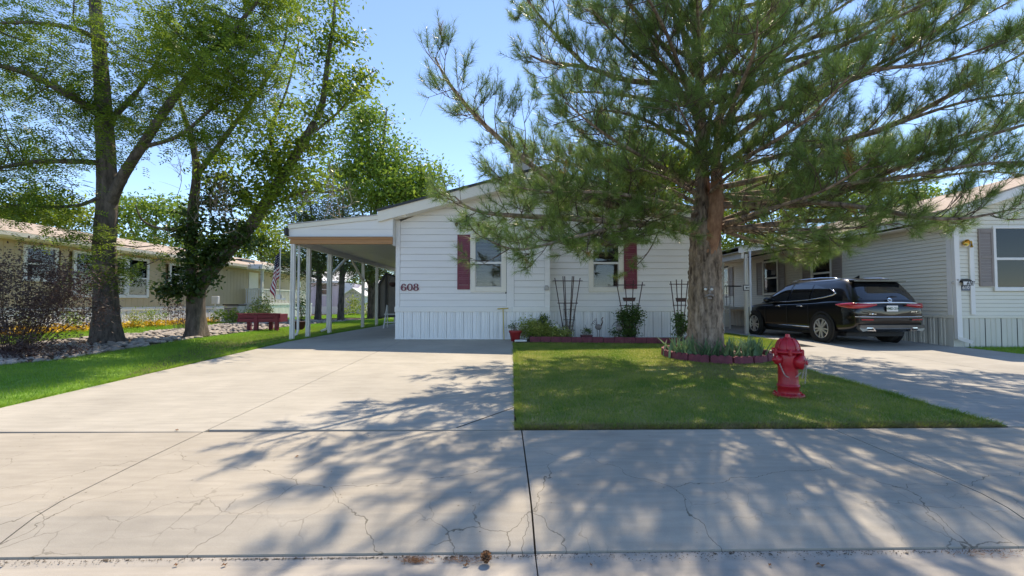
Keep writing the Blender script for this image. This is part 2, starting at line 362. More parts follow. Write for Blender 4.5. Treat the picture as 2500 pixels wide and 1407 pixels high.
# ------------------------------------------------------------------ ground, street, walks
def strip(pts_y, x0f, x1f, nx=1):
    "sheet over rows (Y, z) between two x-functions"
    mb = MB(); n = nx + 1
    for Y, z in pts_y:
        a, b = x0f(Y), x1f(Y)
        mb.v += [(a + (b - a) * i / nx, Y, z) for i in range(n)]
    mb.f = [(r * n + i, r * n + i + 1, (r + 1) * n + i + 1, (r + 1) * n + i) for r in range(len(pts_y) - 1) for i in range(nx)]
    return mb
rows = [(-400, -0.20), (-40, -0.20), (-8, -0.16), (1.0, -0.16), (2.7, -0.13), (3.1, 0.0), (4.7, 0.07), (12.8, 0.30), (16, 0.31), (60, 0.31), (900, 0.31)]
obj('ground', strip(rows, lambda y: -900, lambda y: 900, 40), SOIL, kind='structure', loc=(0, 0, 0))
obj('street', strip([(-9, -0.04), (-4, 0.05), (2.1, -0.062)], lambda y: -60, lambda y: 60, 8), ASPH, kind='structure', loc=(0, 0, 0))
SA = R(1.15)
def S(u, v):                      # sidewalk frame: u along the street, v away from it
    return (u * math.cos(SA) , v + u * math.sin(SA))
def slab_mesh(u0, u1, prof, thick=0.11, gap=0.006):
    mb = MB(); top = []; k = len(prof)
    for v, z in prof:
        for u in (u0 + gap, u1 - gap):
            x, y = S(u, v); mb.v.append((x - (v - 4) * math.sin(SA), y, z))
    for v, z in prof:
        for u in (u0 + gap, u1 - gap):
            x, y = S(u, v); mb.v.append((x - (v - 4) * math.sin(SA), y, z - thick))
    o = 2 * k
    for i in range(k - 1):
        a = 2 * i
        mb.f += [(a, a + 1, a + 3, a + 2), (o + a, o + a + 2, o + a + 3, o + a + 1), (a, a + 2, o + a + 2, o + a), (a + 1, o + a + 1, o + a + 3, a + 3)]
    mb.f += [(0, o, o + 1, 1), (2 * k - 2, 2 * k - 1, o + 2 * k - 1, o + 2 * k - 2)]
    return mb
walk = tag(thing('sidewalk', None, None, (0, 4, 0)), kind='structure')
WPROF = [(4.735, gz(4.735)), (4.72, gz(4.72)), (4.0, gz(4.0)), (3.5, 0.094), (3.25, 0.082), (3.08, 0.056), (2.95, 0.015), (2.84, -0.022), (2.78, -0.04)]
WJ = [-15.1, -11.9, -9.0, -6.05, -3.13, 0.115, 3.36, 6.6, 9.85, 13.1, 16.4]
for a, b in zip(WJ, WJ[1:]):
    obj('slab', slab_mesh(a, b, WPROF), CONC_W, walk, loc=(*S((a + b) / 2, 4), 0))
gut = tag(thing('gutter', None, None, (0, 2.4, -0.06)), kind='structure')
GPROF = [(2.772, -0.052), (2.70, -0.062), (2.55, -0.058), (2.3, -0.048), (2.05, -0.035)]
for a, b in zip([-15.1, -9.0, -3.13, 0.115, 6.6, 13.1], [-9.0, -3.13, 0.115, 6.6, 13.1, 16.4]):
    obj('slab', slab_mesh(a, b, GPROF, 0.12, 0.004), CONC_G, gut, loc=(*S((a + b) / 2, 2.4), 0))
drive = tag(thing('driveway', None, None, (-3, 9, gz(9))), kind='structure')
def flat_slab(x0, x1, y0, y1, mat, parent, gap=0.005, thick=0.1, dz=0.0):
    ys = [y0 + gap] + [y for y in (12.8,) if y0 < y < y1] + [y1 - gap]
    mb = MB(); k = len(ys)
    for s in (0, -thick):
        for y in ys: mb.v += [(x0 + gap, y, gz(y) + s + dz), (x1 - gap, y, gz(y) + s + dz)]
    o = 2 * k
    for i in range(k - 1):
        a = 2 * i
        mb.f += [(a, a + 1, a + 3, a + 2), (o + a, o + a + 2, o + a + 3, o + a + 1), (a, a + 2, o + a + 2, o + a), (a + 1, o + a + 1, o + a + 3, a + 3)]
    mb.f += [(0, o, o + 1, 1), (o - 2, o - 1, 2 * o - 1, 2 * o - 2)]
    return obj('slab', mb, mat, parent, loc=((x0 + x1) / 2, (y0 + y1) / 2, gz((y0 + y1) / 2)))
for y0, y1 in ((4.86, 8.95), (8.95, 13.62), (13.62, 18.4), (18.4, 23.5), (23.5, 28.5)):
    flat_slab(-6.28, -3.15, y0 - (0.17 if y0 < 5 else 0), y1, CONC, drive)
for y0, y1 in ((4.76, 8.95), (8.95, 13.64)):
    flat_slab(-3.15, 0.03, y0, y1, CONC, drive)
# a sawn relief cut runs slantwise over the front slab
a, b = G(1115, 1045), G(1262, 993)
obj('relief_cut', MB().beam(a + Vector((0, 0, 0.0015)), b + Vector((0, 0, 0.0015)), 0.012, 0.004), DARKJ, drive)
ndrive = tag(thing('neighbour_driveway', None, None, (8, 9, gz(9))), kind='structure')
def poly_slab(pts, mat, parent, dz=0.0, name='slab', thick=0.1):
    mb = MB(); pts = [Vector((p[0], p[1], gz(p[1]) + dz)) for p in pts]; mb.prism(pts, (0, 0, -thick))
    return obj(name, mb, mat, parent, loc=(sum(p.x for p in pts) / len(pts), sum(p.y for p in pts) / len(pts), pts[0].z))
NDL = lambda y: 5.28 + 0.02 * (y - 4.9) if y < 9 else 5.36 + (y - 9) * 0.12
poly_slab([(NDL(4.9), 4.89), (8.6, 4.95), (8.6, 8.0), (NDL(8), 8.0)], CONC_N, ndrive)
poly_slab([(8.61, 4.95), (13.5, 5.05), (12.1, 8.0), (8.61, 8.0)], CONC_N, ndrive)
poly_slab([(NDL(8), 8.01), (8.6, 8.01), (8.6, 11.6), (7.35, 11.6), (6.6, 11.1), (5.75, 10.9)], CONC_N, ndrive)
poly_slab([(8.61, 8.01), (12.1, 8.01), (11.6, 9.9), (11.32, 11.6), (8.61, 11.6)], CONC_N, ndrive)
for x0, x1 in ((7.75, 9.5), (9.51, 11.25)):
    flat_slab(x0, x1, 11.61, 16.0, CONC_N, ndrive); flat_slab(x0, x1, 16.01, 21.5, CONC_N, ndrive)
# lawns: a turf sheet each, with the blades as one mass
def blades(poly, n, h, w, seed, yfun=gz, dens=None):
    r = np.random.default_rng(seed); p = np.array([(a[0], a[1]) for a in poly]); lo, hi = p.min(0), p.max(0)
    q = r.uniform(lo, hi, (n * 4, 2)); ins = np.zeros(len(q), bool); j = len(p) - 1
    for i in range(len(p)):
        c = ((p[i,1] > q[:,1]) != (p[j,1] > q[:,1])) & (q[:,0] < (p[j,0] - p[i,0]) * (q[:,1] - p[i,1]) / (p[j,1] - p[i,1] + 1e-12) + p[i,0])
        ins ^= c; j = i
    q = q[ins]
    if dens is not None: q = q[r.uniform(size=len(q)) < dens(q)]
    q = q[:n]; m = len(q)
    z = 0.0288 * np.clip(q[:,1], 3.2, 12.8)
    base = np.c_[q, z - 0.01]; az = r.uniform(0, 6.283, m); H = h * r.uniform(0.55, 1.25, m); W = w * r.uniform(0.7, 1.3, m)
    d = np.c_[np.cos(az), np.sin(az), np.zeros(m)] * (W / 2)[:, None]
    lean = r.normal(0, 0.42, (m, 2)) * H[:, None]
    tip = base + np.c_[lean, H]
    V = np.stack([base - d, base + d, tip], 1).reshape(-1, 3)
    return V, np.arange(3 * m).reshape(-1, 3)
def lawn(name, poly, n, h, w, turf, mat, seed, dry=0, dens=None):
    pts = [Vector((p[0], p[1], gz(p[1]) - 0.004)) for p in poly]
    mb = MB(); mb.v = [tuple(p) for p in pts]; mb.f = [tuple(range(len(pts)))]
    o = obj(name, mb, turf, kind='structure', loc=(pts[0].x, pts[0].y, pts[0].z))
    V, Fc = blades(poly, n, h, w, seed, dens=dens)
    np_mesh('grass', V, Fc, mat, loc=pts[0], label=None, kind='stuff')['label'] = 'mown green grass covering the ' + name.replace('_', ' ')
    return o
_re = random.Random(31)
LR = [(0.05 + .02 * _re.random(), 4.80)] + [(0.2 + 5.0 * i / 40, 4.80 + (0.2 + 5.0 * i / 40) * .0205 + _re.uniform(-.03, .03)) for i in range(40)] + [(5.24, 4.92), (NDL(7), 7), (NDL(8.9), 8.9), (5.55, 10.4), (5.75, 10.9), (6.6, 11.12), (7.35, 11.62), (7.72, 13.2), (7.72, 16.3), (5.75, 16.3), (5.75, 12.75), (1.4, 12.75), (0.05, 12.4)]
def fray(q):                       # thin, worn turf along the front edge
    return np.clip((q[:,1] - 4.78) / 0.22, 0.25, 1) * np.where((np.hypot((q[:,0] - 3.9) / 1.5, (q[:,1] - 8.2) / 0.7) < 1), 0.55, 1)
lawn('front_lawn', LR, 250000, 0.042, 0.006, TURF, GRASS, 3, dens=fray)
V, Fc = blades([(0.03, 4.755), (5.2, 4.86), (5.2, 5.02), (0.03, 4.92)], 11000, 0.045, 0.006, 5)
V2, F2 = blades([(2.9, 7.4), (5.3, 7.4), (5.35, 9.0), (2.9, 9.0)], 9000, 0.04, 0.006, 6)
V = np.concatenate([V, V2]); Fc = np.arange(len(V)).reshape(-1, 3)
np_mesh('dry_grass', V, Fc, GRASS_D, loc=(2, 4.8, 0.13), kind='stuff', label='straw coloured dry grass along the lawn edges')
LLd = [(-6.3, 4.60), (-6.3, 30), (-9.6, 30), (-10.2, 22), (-9.7, 15), (-9.4, 11.8), (-9.4, 9.4), (-10.2, 8.2), (-22, 8.2), (-22, 4.2)]
lawn('side_lawn', LLd, 190000, 0.06, 0.007, TURF_F, GRASS_L, 11)
LFar = [(-12.6, 8.2), (-13.0, 12.7), (-13.3, 15), (-15.0, 24), (-14.3, 30), (-12, 34), (-12, 60), (-16.2, 60), (-16.2, 11), (-22, 11), (-22, 8.2)]
lawn('far_lawn', LFar, 60000, 0.09, 0.012, TURF_F, GRASS_L, 12)
lawn('back_lawn', [(-12, 34), (-6.2, 30.1), (-6.2, 60), (-12, 60)], 15000, 0.1, 0.02, TURF_F, GRASS_L, 13)
lawn('corner_lawn', [(11.45, 10.35), (16, 9.4), (20, 9.4), (20, 11.55), (11.45, 11.55)], 22000, 0.06, 0.008, TURF_F, GRASS_L, 14)
# river rock bed under the shade trees
RB = [(-9.4, 9.4), (-9.4, 11.8), (-9.7, 15), (-10.2, 22), (-9.6, 30), (-14.3, 30), (-15.0, 24), (-13.3, 15), (-13.0, 12.7), (-12.6, 8.2), (-10.2, 8.2)]
mb = MB(); mb.v = [(x, y, gz(y) - 0.006) for x, y in RB]; mb.f = [tuple(range(len(RB)))]
rockbed = obj('rock_bed', mb, SOIL, loc=(-11, 12, gz(12)), kind='structure')
stone_me = []
for k in range(5):
    mb = MB().ball((0, 0, 0), (1, 0.72, 0.45), 8, 5)
    r = random.Random(k); mb.v = [tuple(c * (1 + r.uniform(-0.14, 0.14)) for c in v) for v in mb.v]
    me = bpy.data.meshes.new('stone'); me.from_pydata(mb.v, [], mb.f); me.polygons.foreach_set('use_smooth', np.ones(len(me.polygons), bool)); me.materials.append(ROCK); stone_me.append(me)
cand = []
def inside(p, poly):
    c = False; j = len(poly) - 1
    for i in range(len(poly)):
        if (poly[i][1] > p[1]) != (poly[j][1] > p[1]) and p[0] < (poly[j][0] - poly[i][0]) * (p[1] - poly[i][1]) / (poly[j][1] - poly[i][1]) + poly[i][0]: c = not c
        j = i
    return c
rs = random.Random(4)
while len(cand) < 1900:
    p = (rs.uniform(-15, -9.3), 8.2 + 22 * rs.random() ** 1.7)
    if inside(p, RB) and math.hypot(p[0] + 11.1, p[1] - 12.6) > 0.4: cand.append((p[0], p[1], rs.uniform(0.05, 0.12)))
cand.sort(key=lambda c: -c[2] / c[1])
for x, y, s in cand[:300]:
    o = bpy.data.objects.new('stone', rs.choice(stone_me)); COL.objects.link(o); o.parent = rockbed
    o.location = Vector((x, y, gz(y) + s * 0.12)) - origin(rockbed); o.scale = (s, s, s); o.rotation_euler = (rs.uniform(-.3, .3), rs.uniform(-.3, .3), rs.uniform(0, 6))
V = []; Fc = []; nb = 0
for x, y, s in cand[300:]:
    me = rs.choice(stone_me); vv = np.array([v.co for v in me.vertices]); a = rs.uniform(0, 6)
    rot = np.array([[math.cos(a), -math.sin(a), 0], [math.sin(a), math.cos(a), 0], [0, 0, 1]])
    V.append(vv @ rot.T * s + np.array([x, y, gz(y) + s * 0.1]))
    for p in me.polygons:
        i = list(p.vertices); Fc += [(nb + i[0], nb + i[1], nb + i[2])] + ([(nb + i[0], nb + i[2], nb + i[3])] if len(i) > 3 else [])
    nb += len(vv)
np_mesh('pebbles', np.concatenate(V), Fc, ROCK, rockbed, kind='stuff', smooth=True)
# ------------------------------------------------------------------ the grey mobile home, number 608
Y1, Y3 = 13.65, 14.15
XL, XM, XR = -3.49, 1.13, 5.72
ZG = 0.36; ZSK = 1.18; ZRIM = 1.335; EXPO = 0.197
SL = 0.264; TIPX, TIPZ = -3.92, 3.82            # underside of the rake at the left eave
house = thing('mobile_home', 'pale grey lap sided mobile home with maroon shutters and the number 608', 'house', (1.1, Y1, ZG))
def under(x):                                    # underside of the gable roof at x
    return TIPZ + SL * (x - TIPX) if x < XM else TIPZ + SL * (2 * XM - x - TIPX)
wall = MB()
for x0, x1, y in ((XL + 0.02, XM, Y1 + 0.2), (XM, XR - 0.02, Y3 + 0.2)):
    wall.prism([(x0, y, ZG), (x1, y, ZG), (x1, y, under(x1)), (x0, y, under(x0))], (0, 30 - y, 0))
obj('wall', wall, UNLIT, house)  # core coloured near black so the board gaps read as shadow lines
def lap(x0, x1, y, z0, z1, xl=None, xr=None, gap=0.005):
    "one lap board: its foot stands proud of the board below"
    mb = MB(); a0 = x0; a1 = x0; b0 = x1; b1 = x1
    if xl: a0, a1 = max(x0, xl(z0)), max(x0, xl(z1))
    if xr: b0, b1 = min(x1, xr(z0)), min(x1, xr(z1))
    if b0 - a0 < 0.05: return None
    b1 = max(b1, a1 + 0.01)
    mb.v = [(a0, y - 0.022, z0 + gap), (b0, y - 0.022, z0 + gap), (b1, y - 0.003, z1), (a1, y - 0.003, z1), (a0, y + 0.02, z0 + gap), (b0, y + 0.02, z0 + gap), (b1, y + 0.02, z1), (a1, y + 0.02, z1)]
    mb.f = [(0, 1, 2, 3), (0, 4, 5, 1), (0, 3, 7, 4), (1, 5, 6, 2), (4, 7, 6, 5), (3, 2, 6, 7)]
    return mb
xl = lambda z: TIPX + (z - TIPZ) / SL
xr = lambda z: 2 * XM - TIPX - (z - TIPZ) / SL
W1 = (-1.245, -0.17, 1.776, 3.54); W2 = (2.38, 3.465, 1.79, 3.60)     # window openings with trim
z = ZRIM; k = 0
while z < under(XM) - 0.05:
    z1 = min(z + EXPO, under(XM))
    for x0, x1, y in ((XL + 0.13, -0.165, Y1), (0.065, XM - 0.15, Y1), (XM + 0.02, XR - 0.13, Y3)):
        hole = W1 if x0 < -1 else (W2 if x0 > 1 else None)
        segs = [(x0, x1)]
        if hole and z < hole[3] - 0.02 and z1 > hole[2] + 0.02: segs = [(x0, hole[0] + 0.03), (hole[1] - 0.03, x1)]
        if hole and z < hole[2] + 0.02 <= z1 + 0.02 and len(segs) == 2: obj('siding_board', lap(hole[0] + 0.031, hole[1] - 0.031, y, z, hole[2] + 0.03), SIDING, house, loc=(hole[0], y, z))
        if hole and z < hole[3] - 0.02 <= z1 and len(segs) == 2: obj('siding_board', lap(hole[0] + 0.031, hole[1] - 0.031, y, hole[3] - 0.03, z1 - 0.001), SIDING, house, loc=(hole[0], y, hole[3]))
        for a, b in segs:
            mb = lap(a, b, y, z, z1 - 0.001, xl, xr)
            if mb: obj('siding_board', mb, SIDING, house, loc=((a + b) / 2, y, z))
    z += EXPO
for a, b, y, zt in ((XL, XL + 0.125, Y1, under(XL)), (-0.16, 0.06, Y1, under(-0.05) - 0.02), (XM - 0.145, XM, Y1, under(XM) - 0.05), (XR - 0.125, XR, Y3, under(XR))):
    obj('corner_board', MB().box(a, b, y - 0.03, y + 0.03, ZRIM, zt), SIDING, house)
for a, b, y in ((XL - 0.02, 0.0, Y1), (0.004, XM + 0.004, Y1), (XM + 0.008, XR, Y3)):
    obj('rim_board', MB().cbox(a, b, y - 0.05, y + 0.02, ZSK, ZRIM, 0.008), WHITE, house)
obj('return_wall', MB().box(XM - 0.02, XM + 0.012, Y1 - 0.02, Y3 + 0.02, ZG - 0.05, under(XM) - 0.06), SIDING, house)
def skirting(x0, x1, y, z0, z1, parent, mat, pw=0.262, axis='x', sgn=-1):
    "ribbed skirting panels, each its own piece"
    n = max(1, round((x1 - x0) / pw)); w = (x1 - x0) / n
    prof = [(0, 0), (0.30, 0), (0.33, 0.014), (0.44, 0.014), (0.47, 0), (0.60, 0), (0.63, 0.014), (0.74, 0.014), (0.77, 0), (0.945, 0), (0.955, -0.03), (1.0, -0.03)]
    for i in range(n):
        mb = MB(); a = x0 + i * w
        for zz in (z0, z1):
            for t, d in prof:
                mb.v.append((a + t * w, y + sgn * d, zz) if axis == 'x' else (y + sgn * d, a + t * w, zz))
        m = len(prof); mb.f = [(j, j + 1, m + j + 1, m + j) for j in range(m - 1)]
        obj('skirting_panel', mb, mat, parent, loc=(a, y, z0) if axis == 'x' else (y, a, z0), fix=False)
skirting(XL, XM, Y1 - 0.02, ZG - 0.03, ZSK, house, SKIRT)
skirting(XM + 0.02, XR, Y3 - 0.02, ZG - 0.03, ZSK, house, SKIRT)
skirting(Y1, 27, XL, ZG - 0.03, ZSK, house, SKIRT, 0.5, 'y', -1)
obj('skirting_base', MB().box(XL - 0.01, XM, Y1 - 0.045, Y1 - 0.022, ZG - 0.05, ZG + 0.035).box(XM + 0.02, XR, Y3 - 0.045, Y3 - 0.022, ZG - 0.05, ZG + 0.035), SKIRT, house)
# roof: two slopes, rake boards, soffits
def slope(x0, x1, y0, y1, zoff, th):
    mb = MB(); za, zb = under(x0) + zoff, under(x1) + zoff
    return mb.prism([(x0, y0, za), (x1, y0, zb), (x1, y0, zb + th), (x0, y0, za + th)], (0, y1 - y0, 0))
roof = obj('roof', slope(TIPX - 0.03, XM, 13.17, 30.4, 0.335, 0.035), SHINGLE_G, house)
obj('roof_slope', slope(XM + 0.001, 2 * XM - TIPX + 0.03, 13.68, 30.4, 0.335, 0.035), SHINGLE_G, house)
obj('rake_board', slope(TIPX, XM + 0.02, 13.2, 13.24, 0, 0.333), CREAM, house)
obj('rake_board', slope(XM + 0.03, 2 * XM - TIPX, 13.71, 13.75, 0, 0.333), CREAM, house)
obj('soffit', slope(TIPX + 0.01, XM, 13.243, Y1 + 0.02, -0.002, 0.02), CREAM, house)
obj('soffit', slope(XM + 0.03, 2 * XM - TIPX - 0.01, 13.753, Y3 + 0.02, -0.002, 0.02), CREAM, house)
obj('eave_board', MB().box(TIPX - 0.005, TIPX + 0.03, 13.241, 30.2, TIPZ + 0.01, TIPZ + 0.33), CREAM, house)
obj('eave_soffit', MB().box(TIPX + 0.031, XL + 0.05, 13.7, 30.2, TIPZ + 0.02, TIPZ + 0.04), CREAM, house)
obj('roof_trim', slope(TIPX - 0.02, XM, 13.16, 13.2, 0.30, 0.07), BLACKM, house)
ch = P(1275, 398, 15.6)
chim = obj('chimney', MB().box(ch.x - 0.33, ch.x + 0.33, 15.4, 16.0, under(ch.x) + 0.2, ch.z + 0.12), TANW, roof)
obj('chimney_cap', MB().cbox(ch.x - 0.42, ch.x + 0.42, 15.3, 16.1, ch.z + 0.125, ch.z + 0.27, 0.03), SHINGLE_G, roof)
obj('chimney_panel', MB().box(ch.x - 0.24, ch.x + 0.24, 15.385, 15.398, under(ch.x) + 0.45, ch.z + 0.02), ALU, roof)
# windows
def window(parent, x0, x1, z0, z1, y, trim=0.145, sash=WHITE, blinds=True, blind_from=0.0, frame=CREAM, low=0.49, slat=None):
    "double-hung window facing -Y: trim boards, meeting rail, two panes, blinds"
    i0, i1, j0, j1 = x0 + trim, x1 - trim, z0 + trim, z1 - trim * 0.9
    fr = MB()
    fr.cbox(x0, i0, y - 0.045, y + 0.03, z0, z1, 0.006).cbox(i1, x1, y - 0.045, y + 0.03, z0, z1, 0.006)
    fr.cbox(i0 - 0.002, i1 + 0.002, y - 0.042, y + 0.03, j1, z1 - 0.002, 0.006).cbox(i0 - 0.002, i1 + 0.002, y - 0.042, y + 0.03, z0 + 0.002, j0, 0.006)
    w = obj('window', fr, frame, parent, loc=((x0 + x1) / 2, y, z0))
    zm = j0 + (j1 - j0) * low
    obj('meeting_rail', MB().cbox(i0, i1, y - 0.03, y + 0.0, zm - 0.03, zm + 0.035, 0.005), sash, w)
    s = 0.028
    obj('lower_sash', MB().box(i0, i0 + s, y - 0.022, y, j0, zm - 0.031).box(i1 - s, i1, y - 0.022, y, j0, zm - 0.031).box(i0 + s, i1 - s, y - 0.021, y, j0, j0 + s), ALU, w)
    obj('pane', MB().box(i0, i1, y - 0.006, y - 0.002, zm + 0.036, j1), GLASS, w)
    obj('pane', MB().box(i0 + s, i1 - s, y - 0.009, y - 0.005, j0 + s, zm - 0.031), GLASS, w)
    obj('dark_room', MB().add([(i0 - .01, y + 0.16, j0 - .01), (i1 + .01, y + 0.16, j0 - .01), (i1 + .01, y + 0.16, j1 + .01), (i0 - .01, y + 0.16, j1 + .01)], [(0, 1, 2, 3)]), UNLIT, w)  # flat dark sheet, the unlit room put into its colour
    if blinds:
        b = MB(); zz = j0 + 0.02 + (j1 - j0) * blind_from
        while zz < j1 - 0.02:
            b.add([(i0 + 0.02, y + 0.045, zz), (i1 - 0.02, y + 0.045, zz), (i1 - 0.02, y + 0.075, zz + 0.022), (i0 + 0.02, y + 0.075, zz + 0.022)], [(0, 1, 2, 3)]); zz += 0.042
        o = obj('blind', b, slat or BLIND, w, fix=False); o['kind'] = 'stuff'
    return w
# no recess behind the panes: dark sheets stand in for the unlit rooms
window(house, *W1[:2], *W1[2:], Y1 - 0.0, 0.15, slat=PANW)
window(house, *W2[:2], *W2[2:], Y3 - 0.0, 0.15)
def shutter(parent, x0, x1, z0, z1, y, mat):
    fw = 0.05; zm = (z0 + z1) / 2 + 0.02
    fr = MB().cbox(x0, x0 + fw, y - 0.045, y - 0.005, z0, z1, 0.006).cbox(x1 - fw, x1, y - 0.045, y - 0.005, z0, z1, 0.006)
    for a, b in ((z0, z0 + 0.13), (zm - 0.045, zm + 0.045), (z1 - 0.11, z1)): fr.cbox(x0 + fw, x1 - fw, y - 0.043, y - 0.006, a, b, 0.005)
    fr.box(x0 + 0.01, x1 - 0.01, y - 0.012, y - 0.004, z0 + 0.01, z1 - 0.01)
    s = obj('shutter', fr, mat, parent, loc=((x0 + x1) / 2, y, z0))
    lv = MB()
    for a, b in ((z0 + 0.135, zm - 0.05), (zm + 0.05, z1 - 0.115)):
        n = int((b - a) / 0.042)
        for i in range(n):
            c = a + (i + 0.5) * (b - a) / n
            lv.add([(x0 + fw, y - 0.036, c - 0.02), (x1 - fw, y - 0.036, c - 0.02), (x1 - fw, y - 0.032, c + 0.021), (x0 + fw, y - 0.032, c + 0.021)], [(0, 1, 2, 3)])
    o = obj('louvre', lv, mat, s, fix=False); o['kind'] = 'stuff'
    return s
shutter(house, -1.64, -1.262, 1.855, 3.50, Y1, MAROON)
shutter(house, 3.485, 3.885, 1.887, 3.57, Y3, MAROON)
# house number: bold digits with swelling strokes
def ring(mb, cx, cz, a, b, ia, ib, y, d, n=28):
    m = len(mb.v); y0 = y - d
    for yy in (y0, y):
        for (p, q) in ((a, b), (ia, ib)):
            mb.v += [(cx + p * math.cos(6.28318 * j / n), yy, cz + q * math.sin(6.28318 * j / n)) for j in range(n)]
    for j in range(n):
        k = (j + 1) % n
        mb.f += [(m + j, m + k, m + n + k, m + n + j), (m + j, m + 2 * n + j, m + 2 * n + k, m + k), (m + n + j, m + n + k, m + 3 * n + k, m + 3 * n + j)]
def stroke(mb, pts, wid, y, d):
    m = len(mb.v); k = len(pts)
    for yy in (y - d, y):
        for i, p in enumerate(pts):
            a = Vector(pts[max(i - 1, 0)]); b = Vector(pts[min(i + 1, k - 1)]); t = (b - a).normalized(); nn = Vector((-t.y, t.x)) * wid[i] / 2
            mb.v += [(p[0] + nn.x, yy, p[1] + nn.y), (p[0] - nn.x, yy, p[1] - nn.y)]
    for i in range(k - 1):
        a = m + 2 * i; mb.f += [(a, a + 1, a + 3, a + 2), (a, a + 2, a + 2 * k + 2, a + 2 * k), (a + 1, a + 2 * k + 1, a + 2 * k + 3, a + 3)]
yb = Y1 - 0.03; nz = ZZ(710.5, Y1); nh = ZZ(693, Y1) - nz; nx = XX(978.5, Y1); nw = (XX(1023.5, Y1) - nx) / 3
num = []
for i in range(3):
    mb = MB(); cx = nx + (i + 0.5) * nw; a = nw * 0.46
    if i == 0:
        ring(mb, cx, nz + nh * 0.30, a, nh * 0.30, a * 0.42, nh * 0.21, yb, 0.016)
        stroke(mb, [(cx - a * 0.72, nz + nh * 0.30), (cx - a * 0.72, nz + nh * 0.6), (cx - a * 0.45, nz + nh * 0.86), (cx + a * 0.1, nz + nh * 0.96), (cx + a * 0.55, nz + nh * 0.86)], [a * 0.56, a * 0.56, a * 0.4, a * 0.22, a * 0.3], yb - 0.001, 0.016)
        mb.ball((cx + a * 0.5, yb - 0.01, nz + nh * 0.80), (a * 0.3, 0.012, nh * 0.1))
    elif i == 1: ring(mb, cx, nz + nh * 0.5, a * 1.05, nh * 0.5, a * 0.5, nh * 0.40, yb, 0.016)
    else:
        ring(mb, cx, nz + nh * 0.28, a * 1.02, nh * 0.285, a * 0.42, nh * 0.19, yb, 0.016)
        ring(mb, cx, nz + nh * 0.76, a * 0.85, nh * 0.245, a * 0.36, nh * 0.165, yb - 0.001, 0.016)
    obj('house_number', mb, MAROON_N, house, loc=(cx, yb, nz), label='maroon digit of the number 608')
jb = P(1334, 705, Y1)
obj('outlet_box', MB().cbox(jb.x - 0.07, jb.x + 0.07, Y1 - 0.09, Y1 - 0.03, jb.z - 0.05, jb.z + 0.06, 0.012).ball((jb.x, Y1 - 0.06, jb.z + 0.07), (0.05, 0.03, 0.03)), ALU, house)

# ------------------------------------------------------------------ carport of number 608
CX0, CX1 = -6.52, XL - 0.01
cp = thing('carport', 'open carport with white posts and cedar beam beside the grey house', 'carport', (-5, 13.4, ZG))
zt0, zt1 = ZZ(566, 13.2), ZZ(514, 13.2)
zb0 = ZZ(579, 13.2)
ra, rb = P(693, 553, 13.3), P(935, 527, 13.3)
CR = (rb.z - ra.z) / (rb.x - ra.x)
cr = lambda x: ra.z + CR * (x - ra.x)
zlow = ZZ(578, 13.3)
mb = MB().prism([(CX0, 13.3, zlow), (CX1, 13.3, zlow), (CX1, 13.3, cr(CX1) - 0.1), (CX0, 13.3, cr(CX0) - 0.1)], (0, 0.03, 0))
obj('gable_panel', mb, SIDING, cp)
obj('end_filler', MB().box(CX1 - 0.02, CX1 + 0.005, 13.332, 13.66, zlow - 0.25, cr(CX1) - 0.02), SIDING, cp)
obj('gable_seam', MB().box(CX0 + 0.9, CX1, 13.293, 13.299, zlow + 0.215, zlow + 0.222), ALU, cp)
obj('roof_edge', MB().prism([(CX0 - 0.03, 13.26, cr(CX0) - 0.10), (CX1 + 0.4, 13.26, cr(CX1 + 0.4) - 0.10), (CX1 + 0.4, 13.26, cr(CX1 + 0.4) + 0.02), (CX0 - 0.03, 13.26, cr(CX0) + 0.02)], (0, 0.035, 0)), CREAM, cp)
obj('roof', MB().prism([(CX0 - 0.05, 13.24, cr(CX0) + 0.022), (CX1 + 0.3, 13.24, cr(CX1 + 0.3) + 0.022), (CX1 + 0.3, 13.24, cr(CX1 + 0.3) + 0.05), (CX0 - 0.05, 13.24, cr(CX0) + 0.05)], (0, 13.9, 0)), ALU, cp)
obj('roof_side', MB().box(CX0 - 0.03, CX0, 13.296, 27.1, zlow - 0.02, cr(CX0)), WHITE, cp)
obj('drip_flashing', MB().box(CX0 - 0.1, CX1, 13.2, 13.335, zlow - 0.022, zlow - 0.004), ALU, cp)
zbm = zlow - 0.024
obj('front_beam', MB().cbox(CX0 + 0.02, CX1 - 0.0, 13.27, 13.36, zbm - 0.20, zbm, 0.006), WOOD, cp)
obj('front_beam_lip', MB().box(CX0 - 0.02, CX1, 13.24, 13.268, zbm - 0.06, zbm), WOOD, cp)
obj('side_beam', MB().box(CX0 + 0.05, CX0 + 0.14, 13.37, 27, zbm - 0.21, zbm - 0.02), POSTW, cp)
pan = MB(); x = CX0 + 0.15; zc = zbm - 0.035          # ribbed ceiling
yy = 13.37
while yy < 27: 
    pan.add([(x, yy, zc), (CX1, yy, zc + 0.03), (CX1, yy + 0.2, zc + 0.03), (x, yy + 0.2, zc), (x, yy + 0.2, zc + 0.02), (CX1, yy + 0.2, zc + 0.05), (x, yy + 0.23, zc + 0.02), (CX1, yy + 0.23, zc + 0.05)],
            [(0, 1, 2, 3), (3, 2, 5, 4), (4, 5, 7, 6)]); yy += 0.23
obj('ceiling_pan', pan, PANW, cp, fix=False)
posts = [(-6.42, 13.32), (-6.42, 14.35), (-6.42, 16.05), (-6.42, 19.6), (-6.42, 21.6), (-6.42, 25.0), (-3.72, 26.8)]
